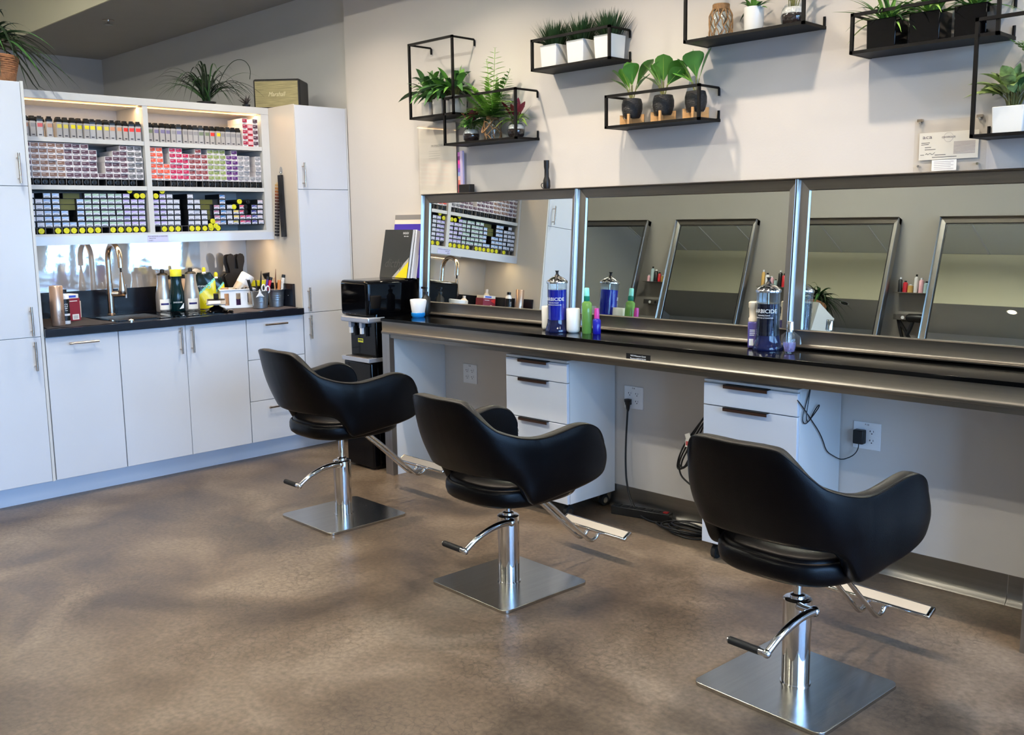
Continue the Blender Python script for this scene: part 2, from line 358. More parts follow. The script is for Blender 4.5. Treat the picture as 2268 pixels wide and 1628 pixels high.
door(t, -1.18, -.793, .116, .876, ((H, -1.148, .716), (H, -1.148, .868)))
t = thing('drawer_cabinet', 'white three drawer base cabinet at the right end of the worktop', 'cabinet')
b = MB(); b.box((-.6, -.791, .115), (-.02, -.393, .878), wdoorE); b.build('carcass', t)
for a_, c_, h in ((.626, .876, .836), (.371, .626, .58), (.116, .371, .325)):
    door(t, -.791, -.393, a_, c_, ((H, -.68, h), (H, -.524, h)), 'drawer')
t = thing('tall_cabinet', 'tall white gloss cabinet right of the worktop against the beige wall', 'cabinet')
b = MB(); b.box((-.66, -.389, .115), (-.02, -.003, 2.165), wdoorE); b.box((-.02, -.014, .115), (-.001, -.003, 2.165), wdoorE); b.build('carcass', t)
b = MB(); b.box((-.66, -.396, .88), (-.001, -.3895, 2.166), wpanel); b.build('side_panel', t)
door(t, -.389, -.014, 1.652, 2.163, ((H, -.352, 1.666), (H, -.352, 1.815)))
door(t, -.389, -.014, .883, 1.652, ((H, -.352, .893), (H, -.352, 1.044)))
door(t, -.389, -.014, .116, .883, ((H, -.351, .72), (H, -.351, .87)))
b = MB(); b.box((-.12, -2.37, .0), (-.10, -.002, .114), plint); o = b.build('plinth'); tag(o, 'long pale blue white plinth board under the white base cabinets', 'plinth')
# worktop with sink hole
SX0, SX1, SY0, SY1 = -.46, -.10, -1.53, -1.20
b = MB(); zt0, zt1 = .879, .918
b.box((-.66, -1.952, zt0), (.02, SY0, zt1), laminate); b.box((-.66, SY1, zt0), (.02, -.397, zt1), laminate)
b.box((-.66, SY0, zt0), (SX0, SY1, zt1), laminate); b.box((SX1, SY0, zt0), (.02, SY1, zt1), laminate)
tag(b.build('worktop'), 'long black worktop across the white base cabinets', 'worktop')
t = thing('sink', 'black inset sink with steel bowl set in the black worktop', 'sink', (0, 0, 0))
b = MB(); e_ = .012
b.box((SX0-.02, SY0-.02, .918), (SX1+.02, SY0+.01, .923), blackG); b.box((SX0-.02, SY1-.01, .918), (SX1+.02, SY1+.02, .923), blackG)
b.box((SX0-.02, SY0, .918), (SX0+.01, SY1, .923), blackG); b.box((SX1-.01, SY0, .918), (SX1+.02, SY1, .923), blackG); b.build('rim', t)
b = MB(); x0, x1, y0, y1, zb = SX0+.008, SX1-.008, SY0+.008, SY1-.008, .74
b.box((x0, y0, zb), (x1, y1, zb+.004), nickel)
for p_ in (((x0, y0), (x0+.004, y1)), ((x1-.004, y0), (x1, y1)), ((x0, y0), (x1, y0+.004)), ((x0, y1-.004), (x1, y1))): b.box(p_[0]+(zb,), p_[1]+(.92,), nickel)
b.build('bowl', t)
b = MB(); b.box((SX0-.02, SY1+.021, .918), (SX1+.04, SY1+.30, .924), blackG)
for i in range(7): b.box((SX0+.02, SY1+.05+i*.033, .924), (SX1+.0, SY1+.06+i*.033, .9265), blackG)
b.build('drainer', t)
b = MB(); b.lathe([(.018, 0), (.018, .006), (.008, .012), (.001, .013)], chrome, (-.075, -1.46, .918)); b.build('waste_knob', t)
# upstand
t = thing('upstand', 'black upstand board along the back and both ends of the worktop', 'upstand')
b = MB(); b.box((-.66, -1.952, .918), (-.642, -.397, 1.066), laminate); b.build('back_board', t)
b = MB(); b.box((-.642, -.414, .918), (-.075, -.397, 1.066), laminate); b.build('end_board', t)
b = MB(); b.box((-.642, -1.952, .918), (-.075, -1.937, 1.066), laminate); b.build('end_board', t)
for y, z in ((-.4145, .99), ): b = MB(); b.box((-.13, y-.001, z), (-.126, y, z+.004), whiteP); b.build('switch_dot', t)
b = MB(); b.box((-.66, -1.952, 1.066), (-.652, -.397, 1.36), splash); o = b.build('splashback'); tag(o, 'glossy pale splashback panel between black upstand and wall shelves', 'splashback')
# faucet
t = thing('faucet', 'tall brushed nickel gooseneck faucet beside the sink', 'faucet', (-.53, -1.378, .918))
b = MB(); b.lathe([(.027, 0), (.027, .006), (.019, .012), (.018, .19)], nickel, n=20); b.build('body', t)
pts = [(0, 0, .19), (0, 0, .325)]
for i in range(13): a_ = PI*i/12; pts.append((.085-.085*math.cos(a_), 0, .335+.085*math.sin(a_)))
pts.append((.172, 0, .285)); b = MB(); b.tube(pts, .0158, nickel, n=12); b.build('spout', t)
b = MB(); b.tube([(.172, 0, .29), (.174, 0, .245)], .006, rubber, n=8); b.build('hose', t)
b = MB(); b.lathe([(.008, .26), (.011, .24), (.022, .16), (.0235, .135), (.018, .128)], nickel, (.176, 0, 0), n=16); b.build('spray_head', t)
b = MB(); b.cyl((0, 0, .125), (.045, .075, .125), .017, nickel); b.cyl((.045, .075, .10), (.045, .075, .18), .008, nickel, n=8); b.build('lever', t)

# open wall shelves
t = SU = thing('wall_shelves', 'white open wall shelf unit full of hair colour boxes above the sink', 'shelves')
XF = -.293
b = MB(); b.box((-.66, -1.95, 1.40), (-.652, -.398, 2.125), wdoorE); b.build('back_panel', t)
b = MB(); b.box((-.66, -1.951, 2.125), (XF+.002, -.397, 2.166), wdoorE); b.build('top_panel', t, bevel=.001)
b = MB(); b.box((-.652, -1.95, 1.385), (XF, -.398, 1.404), wdoorE); b.build('bottom_panel', t)
b = MB(); b.box((XF-.012, -1.95, 1.344), (XF+.002, -.397, 1.392), wdoor); b.build('light_rail', t)
b = MB(); b.box((-.651, -1.951, 1.404), (XF, -1.932, 2.125), wdoorE); b.build('side_panel', t)
b = MB(); b.box((-.651, -.45, 1.404), (XF, -.397, 2.125), wdoorE); b.build('side_panel', t)
b = MB(); b.box((-.651, -1.214, 1.404), (XF, -1.184, 2.125), wdoorE); b.build('divider', t)
for z in (1.645, 1.900):
    for y0, y1 in ((-1.932, -1.214), (-1.184, -.45)):
        b = MB(); b.box((-.651, y0, z), (XF-.006, y1, z+.024), wdoorE); b.build('shelf', t)
for z, n_ in ((2.121, 'led_strip'), (1.3835, 'led_strip')):
    b = MB(); b.box((-.365, -1.92, z), (-.355, -.46, z+.0015), stripE); b.build(n_, t)
b = MB(); b.box((XF+.002, -1.236, 1.348), (XF+.0028, -1.108, 1.388), mat('lilac_label', (206, 206, 236), .5)); l = b.build('label_plate', t)
text('WI-FI NETWORK & PASSWORD', .0085, FX((XF+.003, -1.172, 1.381)), ink, l); text('MILESTONE', .0075, FX((XF+.003, -1.205, 1.369)), ink, l); text('GUEST', .009, FX((XF+.003, -1.216, 1.356)), ink, l)

# ---- hair colour stock
BW = {}
def cbox(body, lc, w, h, dark=False, key=None):
    key = (body, lc, round(w, 4), round(h, 4))
    if key in BW: return BW[key]
    mb = MB(); bm_ = mat('box_'+body, {'white': (226, 222, 224), 'black': (24, 24, 28), 'red': (196, 40, 60)}[body], .45, var=.03, vscale=20)
    mb.box((-.18, -w/2+.0006, 0), (0, w/2-.0006, h-.0007), bm_)
    lm = mat('label_%02x%02x%02x' % lc, lc, .45, var=.05, vscale=60)
    if body == 'black':
        mb.box((0, -w*.41, h*.14), (.0006, w*.41, h*.86), mat('label_pale', (214, 218, 232), .45)); mb.box((.0006, -w*.38, h*.48), (.0009, w*.38, h*.84), lm)
        mb.add([(.0012, -w*.38, h*.44), (.0012, w*.36, h*.78), (.0012, w*.36, h*.70), (.0012, -w*.38, h*.38)], [(0, 1, 2, 3)], mat('label_pale', (214, 218, 232), .45))
        mb.box((.0006, -w*.3, h*.2), (.0009, w*.25, h*.29), ink)
    else:
        mb.box((0, -w*.43, h*.30), (.0006, w*.43, h*.90), lm); mb.box((.0006, -w*.34, h*.64), (.0009, w*.05, h*.70), inkW); mb.box((0, -w*.3, h*.13), (.0005, w*.2, h*.22), ink)
    me = mb.build('proto_box').data; o = bpy.data.objects['proto_box']; bpy.data.objects.remove(o); me.name = 'hair_color_box'; BW[key] = me; return me
def put(me, name, loc, label, cat, group, rz=0):
    o = bpy.data.objects.new(name, me); COL.objects.link(o); o.location = loc; o.rotation_euler.z = rz; return tag(o, label, cat, group)
def cname(c): return c
rnd = random.Random(3)
def bank(y0, pitch, zbase, rowh, cols, body, bayname):
    for ci, (n, lc, lname) in enumerate(cols):
        for r in range(n):
            me = cbox(body, lc, pitch, rowh)
            rowname = 'lowest' if r == 0 else ORD[r]
            put(me, 'hair_color_box', (-.312+rnd.uniform(-.006, .006), y0+pitch*(ci+.5), zbase+r*rowh),
                '%s carton, %s end, %s column, %s row, %s' % (body, lname, ORD[ci], rowname, bayname), 'box', 'hair colour cartons, '+bayname)
BR = (134, 100, 84); PL = (92, 62, 76); DB = (120, 92, 88); GR = (104, 104, 108); OR = (238, 96, 70); CR = (196, 36, 84); BD = (140, 62, 66); OL = (140, 156, 92); PU = (92, 40, 116); LG = (150, 152, 158)
L2 = [(5, DB, 'brown'), (6, PL, 'plum')]+[(6, BR, 'tan brown')]*4+[(6, PL, 'plum')]*3+[(5, PL, 'plum'), (1, PL, 'plum'), (4, PL, 'plum'), (5, PL, 'plum'), (6, PL, 'plum'), (6, GR, 'grey'), (6, GR, 'grey')]
R2 = [(6, OR, 'orange'), (6, OR, 'orange'), (3, OR, 'orange'), (6, CR, 'crimson'), (6, CR, 'crimson'), (5, CR, 'crimson'), (5, BD, 'brick'), (6, BD, 'brick'), (5, BD, 'brick'), (6, OL, 'olive'), (6, OL, 'olive'), (6, OL, 'olive'), (5, PU, 'purple'), (6, PU, 'purple'), (5, LG, 'grey'), (5, LG, 'grey'), (1, LG, 'grey'), (5, LG, 'grey')]
Lb, Gn, Lv, Wh, Bl, Pk = (150, 186, 232), (160, 196, 172), (184, 168, 226), (206, 208, 220), (58, 128, 196), (222, 70, 100)
L3 = [(5, Wh, 'white'), (6, Wh, 'white'), (5, Wh, 'white'), (6, Lb, 'blue'), (6, Lb, 'blue'), (3, Lb, 'blue'), (1, Lb, 'blue'), (5, Lb, 'blue')]+[(6, Gn, 'pale green')]*5+[(6, Lv, 'lilac'), (5, Lv, 'lilac'), (5, Lv, 'lilac')]
R3 = [(5, Lv, 'lilac'), (6, Lv, 'lilac'), (6, Wh, 'white'), (5, Wh, 'white'), (0, Wh, ''), (6, Wh, 'white'), (5, Wh, 'white'), (3, Wh, 'white'), (0, Wh, ''), (4, (190, 120, 150), 'mauve'), (6, Bl, 'bright blue'), (4, Wh, 'white'), (3, (232, 204, 90), 'yellow'), (4, Pk, 'pink'), (2, (200, 60, 130), 'magenta'), (4, (60, 56, 150), 'navy'), (5, (226, 206, 212), 'pale pink')]
RH = .0315
bank(-1.925, .0437, 1.669+.038, RH, L2, 'white', 'middle shelf left bay')
bank(-1.182, .0404, 1.669+.038, RH, R2, 'white', 'middle shelf right bay')
bank(-1.925, .0437, 1.404+.036, RH, L3, 'black', 'bottom shelf left bay')
bank(-1.182, .0428, 1.404+.036, RH, R3, 'black', 'bottom shelf right bay')
# dark cartons pushed in, turned side on (bottom shelf)
sd = mat('carton_side_olive', (92, 92, 40), .5, var=.1)
sb = MB(); sb.box((-.05, -.09, 0), (0, .09, .030), mat('box_black', (24, 24, 28))); sb.box((0, -.088, .001), (.0008, .0, .029), sd); sbm = sb.build('x').data; bpy.data.objects.remove(bpy.data.objects['x'])
for k, (y, z, w) in enumerate([(-1.59, 1.404+.036+5*RH, 'topmost, above the gap in the left bay'), (-1.615, 1.404+.036+4*RH, 'second from top, above the gap in the left bay'), (-1.615, 1.404+.036+3*RH, 'third from top, over the gap in the left bay'), (-.79, 1.404+.036+4*RH, 'upper of the two olive ends by the bright blue column'), (-.81, 1.404+.036+3*RH, 'second olive end by the bright blue column'), (-.81, 1.404+.036+2*RH, 'third olive end by the bright blue column'), (-.81, 1.404+.036+1*RH, 'lowest olive end by the bright blue column')]):
    put(sbm, 'hair_color_box', (-.335, y, z), 'sideways carton with olive end, %s' % w, 'box', 'cartons lying sideways on the bottom shelf')
# tray cells with tubes
def cellmesh(p, h):
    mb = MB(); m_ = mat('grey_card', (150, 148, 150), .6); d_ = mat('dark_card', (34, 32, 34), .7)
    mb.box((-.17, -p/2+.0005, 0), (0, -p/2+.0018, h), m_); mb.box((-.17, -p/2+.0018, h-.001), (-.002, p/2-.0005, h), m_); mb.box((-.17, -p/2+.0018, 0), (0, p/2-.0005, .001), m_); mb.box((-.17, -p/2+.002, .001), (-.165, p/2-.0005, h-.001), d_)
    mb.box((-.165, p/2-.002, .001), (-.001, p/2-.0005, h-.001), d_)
    me = mb.build('x').data; bpy.data.objects.remove(bpy.data.objects['x']); return me
def tubemesh(cm, L=.15):
    mb = MB(); R = Matrix.Rotation(PI/2, 3, 'Y')
    mb.lathe([(.0145, 0), (.0155, .002), (.0155, .012), (.011, .013), (.011, .011), (.005, .0105), (.005, .014), (.001, .014)][:], cm, (0, 0, 0), 14, R)
    mb.lathe([(.001, -L), (.013, -L+.002), (.0135, 0)], mat('tube_foil', (60, 60, 66), .4, .6), (0, 0, 0), 14, R)
    me = mb.build('x').data; bpy.data.objects.remove(bpy.data.objects['x']); return me
yel = mat('yellow_cap', (222, 216, 40), .4); blk = mat('black_cap', (20, 20, 22), .3)
tY, tB = tubemesh(yel), tubemesh(blk)
def cells(y0, p, n, z, h, tm, bay, skip, nm):
    cm = cellmesh(p, h)
    for i in range(n):
        put(cm, 'card_cell', (-.31, y0+p*(i+.5), z), 'open grey card cell, %s from left, %s' % (ORD[i], bay), 'box', 'open card cells, '+bay)
        if i not in skip: put(tm, 'hair_color_tube', (-.322+rnd.uniform(-.004, .006), y0+p*(i+.5)+rnd.uniform(-.002, .002), z+.018), '%s capped tube in the %s card cell, %s' % (nm, ORD[i], bay), 'tube', 'colour tubes, '+bay)
cells(-1.925, .0437, 16, 1.669, .037, tB, 'middle shelf left bay', (10, 15), 'black')
cells(-1.182, .0404, 18, 1.669, .037, tB, 'middle shelf right bay', (2, 7), 'black')
cells(-1.925, .0437, 16, 1.404, .035, tY, 'bottom shelf left bay', (0, 1, 3, 10, ), 'yellow')
cells(-1.182, .0428, 10, 1.404, .035, tY, 'bottom shelf right bay', (0, 4), 'yellow')
LT = 1.404+.036
for k, (y, z, me, w) in enumerate([(-1.86, 1.706+6*RH+.001+.016, tB, 'black capped tube on top of the second carton column, middle shelf left bay'), (-1.325, 1.706+6*RH+.0165, tB, 'black capped tube on the highest grey cartons, middle shelf left bay'),
    (-1.275, LT+5*RH+.0165, tY, 'yellow capped tube on lilac cartons, left one of the pair by the divider'), (-1.24, LT+5*RH+.0165, tY, 'yellow capped tube on lilac cartons, right one of the pair by the divider'), (-1.315, LT+6*RH+.014, tY, 'yellow capped tube on the tallest lilac column'),
    (-1.16, LT+5*RH+.0165, tY, 'yellow capped tube on the first lilac column right of the divider'), (-1.12, LT+6*RH+.014, tY, 'yellow capped tube topmost right of the divider'),
    (-.825, LT+.016-.02, tY, 'yellow capped tube at left foot of the small loose heap'), (-.79, LT+.016-.02, tY, 'yellow capped tube at right foot of the small loose heap'), (-.808, LT+.044-.02, tY, 'yellow capped tube on top of the small loose heap'),
    (-.66, LT+3*RH+.0165, tY, 'yellow capped tube on the yellow labelled cartons'), (-.58, LT+2*RH+.0165, tB, 'black capped tube on the magenta labelled cartons'), (-.58, LT+2*RH+.048, tB, 'black capped tube, second above the magenta labelled cartons'), (-.56, LT+4*RH+.017, tB, 'black capped tube near the top right corner of bottom shelf'), (-.62, LT+4*RH+.017, tY, 'yellow capped tube on the pink labelled cartons')]):
    put(me, 'hair_color_tube', (-.318, y, z), w, 'tube', 'loose colour tubes on the shelves')
# bottles on the top shelf
def bottlemesh(lc):
    mb = MB(); bm_ = mat('bottle_grey', (176, 172, 170), .35, var=.03, vscale=30)
    pr = [(.0, 0)]; w = .0165; d = .0125
    def rr(hw, hd, z): return [Vector((x, y, z)) for x, y in ((hd, -hw), (hd, hw), (-hd, hw), (-hd, -hw))]
    def loft(secs, m, tops=True):
        vs = []; [vs.extend(rr(*s_)) for s_ in secs]; fs = [(4*i+j, 4*i+(j+1) % 4, 4*i+4+(j+1) % 4, 4*i+4+j) for i in range(len(secs)-1) for j in range(4)]
        fs += [(3, 2, 1, 0), tuple(4*(len(secs)-1)+j for j in range(4))]; mb.add(vs, fs, m)
    loft([(w, d, 0), (w, d, .076), (w*.8, d*.9, .083)], bm_)
    mb.box((d, -w*.75, .052), (d+.0006, w*.75, .072), mat('blabel_%02x%02x%02x' % lc, lc, .5)); mb.box((d, -w*.5, .008), (d+.0006, w*.4, .014), ink); mb.box((d, w*.8, .004), (d+.0006, w*.95, .075), ink)
    loft([(w*.85, d*.95, .083), (w*.9, d, .088), (w*.85, d*.95, .098), (w*.62, d*.8, .102), (w*.62, d*.8, .110)], blk)
    me = mb.build('x').data; bpy.data.objects.remove(bpy.data.objects['x']); return me
BM = {}
def bl(c):
    if c not in BM: BM[c] = bottlemesh(c)
    return BM[c]
cn = {(120, 132, 104): 'olive', (200, 150, 120): 'tan', (226, 208, 92): 'pale yellow', (240, 222, 40): 'yellow', (214, 150, 110): 'amber', (230, 60, 50): 'red', (130, 124, 160): 'violet', (150, 148, 150): 'grey', (200, 90, 90): 'rose'}
C = {v: k for k, v in cn.items()}
lc1 = ['olive', 'tan', 'grey', 'rose', 'tan', 'pale yellow', 'pale yellow', 'yellow', 'yellow', 'yellow', 'yellow', 'yellow', 'pale yellow', 'amber', 'amber', 'red', 'red', 'red', 'red']
y = -1.905; k = 0
for i, c in enumerate(lc1):
    y += .0368*(1+.0*i)+(.012 if i in (4, 5) else 0); put(bl(C[c]), 'hair_color_bottle', (-.325+rnd.uniform(-.008, .004), y-.018, 1.9245), 'slim bottle with %s label, %s from left, front row, top shelf left bay' % (c, ORD[i]), 'bottle', 'bottles on the top shelf, left bay', rnd.uniform(-.25, .25))
for i in range(17): put(bl(C['grey']), 'hair_color_bottle', (-.375+rnd.uniform(-.01, .01), -1.91+i*.041+rnd.uniform(-.008, .008), 1.9245), 'slim grey bottle, %s from left, back row, top shelf left bay' % ORD[i], 'bottle', 'bottles on the top shelf, left bay', rnd.uniform(-.25, .25))
lc2 = ['olive', 'violet', 'violet', 'violet', 'grey', 'violet', 'grey', 'grey', 'grey', 'olive', 'olive', 'red', 'yellow', 'grey', 'grey', 'grey', 'grey']
for i, c in enumerate(lc2): put(bl(C[c]), 'hair_color_bottle', (-.325+rnd.uniform(-.008, .004), -1.165+i*.0355, 1.9245), 'slim bottle with %s label, %s from left, front row, top shelf right bay' % (c, ORD[i]), 'bottle', 'bottles on the top shelf, right bay', rnd.uniform(-.25, .25))
for i in range(14): put(bl(C['grey']), 'hair_color_bottle', (-.372+rnd.uniform(-.01, .01), -1.15+i*.041+rnd.uniform(-.008, .008), 1.9245), 'slim grey bottle, %s from left, back row, top shelf right bay' % ORD[i], 'bottle', 'bottles on the top shelf, right bay', rnd.uniform(-.25, .25))
for ci, (n, y, bd, lc, nm) in enumerate([(5, -.558, 'white', (170, 40, 70), 'crimson'), (4, -.522, 'red', (232, 190, 196), 'pale pink'), (5, -.486, 'white', (80, 50, 66), 'dark plum')]):
    for r in range(n): put(cbox(bd, lc, .036, .034), 'hair_color_box', (-.305, y, 1.9245+r*.034), '%s carton with %s end, pile beside top shelf bottles, %s row up' % (bd, nm, ORD[r]), 'box', 'cartons piled at the right end of the top shelf')
# ------------------------------------------------------------------ styling desk
YF = -.41
t = DESK = thing('styling_desk', 'long steel edged styling desk with black glass top along the mirror wall', 'desk', (0, 0, 0))
b = MB(); b.box((.83, YF-.006, .889), (5.7, -.002, .905), glassT); b.build('glass_top', t, bevel=.0015)
b = MB(); pr = [(YF, .8885), (YF, .838), (YF-.004, .833), (YF-.006, .830), (YF-.006, .821), (YF-.004, .818), (YF+.004, .817), (YF+.004, .797), (YF+.02, .797), (YF+.02, .8885)]
R = Matrix(((0, 0, 1), (1, 0, 0), (0, 1, 0))); b.prism(pr, (.835, 5.7), steel, R); b.build('apron', t)
b = MB(); b.box((.835, YF+.021, .872), (5.7, -.003, .8885), wdoorE); b.build('under_board', t)
for x in (.83, 4.262):
    b = MB(); b.box((x, YF+.001, 0), (x+.05, YF+.02, .818), steelY); b.box((x+.05, YF-.003, 0), (x+.072, YF+.03, .826), steelY); b.box((x, YF+.021, 0), (x+.004, -.003, .87), steelY); b.build('leg', t)
    b = MB(); b.box((x+.05, YF+.031, 0), (x+.07, -.001, .871), wdoorE); b.build('side_panel', t)
b = MB(); b.box((5.63, YF+.001, 0), (5.7, YF+.02, .818), steelY); b.build('leg', t)
pl = thing('name_plate', 'small black plate with white network lettering on the desk apron', 'sign', (2.665, YF, .846))
b = MB(); b.box((-.066, -.0015, -.0145), (.066, -.0002, .0145), black); b.build('plate', pl)
text('WiFi:Milestone Guest', .0095, FY((0, -.0018, .0055)), inkW, pl); text('Password:8054742103', .0095, FY((0, -.0018, -.0065)), inkW, pl)
# ------------------------------------------------------------------ tilted salon mirrors
def salon_mirror(X0, X1, zt, zb, tilt, d, yw, sgn, label, edge=None):
    # sgn -1: faces -Y (our wall); +1: faces +Y (opposite wall)
    zm = zt-.05; T = math.tan(tilt); ct, st = math.cos(tilt), math.sin(tilt)
    def P(x, z, off): return Vector((x, yw+sgn*(d+(zm-z)*T+off*ct), z+off*st))
    t = thing('salon_mirror', label, 'mirror', (0, 0, 0), group='tilted steel framed mirrors')
    def strip(name, prof, a, c_, fn, m):
        mb = MB(); vs = [fn(a, p, o) for p, o in prof]+[fn(c_, p, o) for p, o in prof]; n = len(prof)
        mb.add(vs, [tuple(range(n)), tuple(range(2*n-1, n-1, -1))]+[(j, (j+1) % n, n+(j+1) % n, n+j) for j in range(n)], m); return mb.build(name, t)
    g = MB(); vs = [P(X0+.045, zb+.07, .002), P(X1-.045, zb+.07, .002), P(X1-.045, zm+.002, .002), P(X0+.045, zm+.002, .002)]
    vs += [P(X0+.045, zb+.07, -.003), P(X1-.045, zb+.07, -.003), P(X1-.045, zm+.002, -.003), P(X0+.045, zm+.002, -.003)]
    g.add(vs, [(0, 1, 2, 3), (7, 6, 5, 4), (0, 4, 5, 1), (1, 5, 6, 2), (2, 6, 7, 3), (3, 7, 4, 0)], mirror); g.build('glass', t)
    H = [(zt, -.03), (zt, .040), (zt-.003, .043), (zt-.006, .040), (zt-.008, .018), (zt-.047, .012), (zt-.050, .003), (zt-.050, -.03)]
    strip('top_rail', H, X0, X1, lambda x, z, o: P(x, z, o), steel)
    Vp = [(0, -.03), (0, .036), (.003, .040), (.006, .036), (.008, .018), (.043, .012), (.047, .003), (.047, -.03)]
    strip('side_rail', Vp, zb, zt-.004, lambda z, x, o: P(X0+x, z, o), steelY)
    strip('side_rail', Vp, zb, zt-.004, lambda z, x, o: P(X1-x, z, o), steelY)
    Bp = [(zb+.075, -.02), (zb+.075, .014), (zb+.071, .018), (zb+.018, .005), (zb+.013, .008), (zb+.012, .045), (zb+.008, .050), (zb+.003, .049), (zb+.003, -.02)]
    strip('bottom_rail', Bp, X0, X1, lambda x, z, o: P(x, z, o), steel)
    if edge:
        for a_, c_ in (((X0+.046, zb+.07), (X0+.056, zm)), ((X1-.056, zb+.07), (X1-.046, zm)), ((X0+.046, zm-.008), (X1-.046, zm))):
            g = MB(); vs = [P(a_[0], a_[1], .004), P(c_[0], a_[1], .004), P(c_[0], c_[1], .004), P(a_[0], c_[1], .004)]; vs += [P(a_[0], a_[1], .0025), P(c_[0], a_[1], .0025), P(c_[0], c_[1], .0025), P(a_[0], c_[1], .0025)]
            g.add(vs, [(0, 1, 2, 3), (7, 6, 5, 4), (0, 4, 5, 1), (1, 5, 6, 2), (2, 6, 7, 3), (3, 7, 4, 0)], black); g.build('edge_seal', t)
    return t
TL = math.radians(3.8)
for i, (a_, l_) in enumerate([(.82, 'steel framed mirror nearest the cabinets, leaning back on the styling desk'), (2.02, 'steel framed mirror between the two blue disinfectant jars'), (3.22, 'large steel framed mirror right of the second disinfectant jar'), (4.42, 'steel framed mirror at the far right end of the styling desk')]):
    salon_mirror(a_+.001, a_+1.199, 1.598, .906, TL, .0487, 0, -1, l_)
OPP = [(-1.84, -.92), (-.57, .35), (.80, 1.70), (2.04, 2.96), (3.3, 4.2)]
for i, (a_, c_) in enumerate(OPP):
    salon_mirror(a_, c_, 2.0, .93, math.radians(11.5), .05, YB, 1, 'steel framed wall mirror on the opposite wall, %s from the cabinet end' % ORD[i], edge=1)
for i, x in enumerate([-.745, .575, 1.87, 3.13]):
    t = thing('steel_shelf', 'small steel shelf between opposite wall mirrors, %s from the cabinet end' % ORD[i], 'shelf', (x, YB, 0), group='small steel shelves on the opposite wall')
    b = MB(); b.box((-.14, 0, 1.372), (.14, .12, 1.378), steel); b.box((-.14, 0, 1.378), (.14, .004, 1.42), steel); b.build('tray', t)
    t = thing('tool_holder', 'steel tool holder with round holes under the %s small shelf of the opposite wall' % ORD[i], 'holder', (x, YB, 0))
    b = MB(); b.box((-.13, 0, 1.14), (.13, .006, 1.20), steel); b.box((-.13, .006, 1.19), (.13, .09, 1.196), steel); b.box((-.13, .086, 1.15), (.13, .09, 1.19), steel)
    b.build('bracket', t); b = MB()
    for k in (-.05, .02): b.cyl((k, .0885, 1.17), (k, .0915, 1.17), .014, black if k > 0 else whiteP)
    b.build('socket', t)
def lbottle(prof, m, loc, name, label, cat='bottle', group=None, parts=(), sq=1, rz=0):
    t = thing(name, label, cat, loc, rz, group); b = MB(); b.lathe(prof, m, n=18, sq=sq); b.build('body', t)
    for nm, pf, mm in parts: b = MB(); b.lathe(pf, mm, n=16, sq=sq); b.build(nm, t)
    return t
cols = [((240, 186, 196), 'pink'), ((226, 226, 226), 'white'), ((200, 160, 90), 'gold'), ((196, 40, 50), 'red'), ((30, 30, 32), 'black'), ((170, 196, 200), 'pale blue')]
for i, x in enumerate([-.745, .575, 1.87, 3.13]):
    for k in range(6):
        c, cnm = cols[(k*5+i*2) % 6]; h = .07+.028*((k*7+i*3) % 4); r = .016+.003*(k % 3)
        lbottle([(r, 0), (r, h*.8), (r*.5, h*.88)], mat('bot_%s' % cnm, c, .3), (x-.11+k*.044, YB+.06, 1.3785), 'product_bottle', '%s bottle, %s from left on the %s small shelf of the opposite wall' % (cnm, ORD[k], ORD[i]), group='bottles on the small shelves of the opposite wall', parts=(('cap', [(r*.5, h*.88), (r*.5, h)], blk if k % 2 else whiteP),))
for x, i in ((.66, 'first'), (1.95, 'second')):
    t = thing('hair_dryer', 'dark hair dryer hanging in the %s tool holder of the opposite wall' % i, 'hair dryer', (x, YB+.11, 1.17))
    b = MB(); b.lathe([(.02, -.09), (.034, -.07), (.036, .03), (.026, .07), (.024, .11)], black, R=Matrix.Rotation(PI/2, 3, 'Y'), n=16); b.build('barrel', t)
    b = MB(); b.tube([(-.03, 0, -.02), (-.05, 0, -.09), (-.075, 0, -.15)], .016, black); b.build('grip', t)
    b = MB(); b.tube([(-.075, 0, -.15), (-.08, 0, -.22), (-.06, 0, -.4), (-.07, 0, -.5)], .003, black); b.build('cord', t)
t = thing('flat_iron', 'open black flat iron hanging in the second tool holder of the opposite wall', 'hair iron', (1.77, YB+.06, 1.16))
b = MB(); b.box((-.01, -.012, -.22), (.01, .012, .02), black, Matrix.Rotation(-.3, 3, 'Y')); b.build('plate_arm', t); b = MB(); b.box((-.01, -.012, -.2), (.01, .012, .02), black, Matrix.Rotation(-.62, 3, 'Y')); b.build('plate_arm', t)
b = MB(); b.box((.43, YB, 0), (.62, YB+.03, 0.01), wallG)
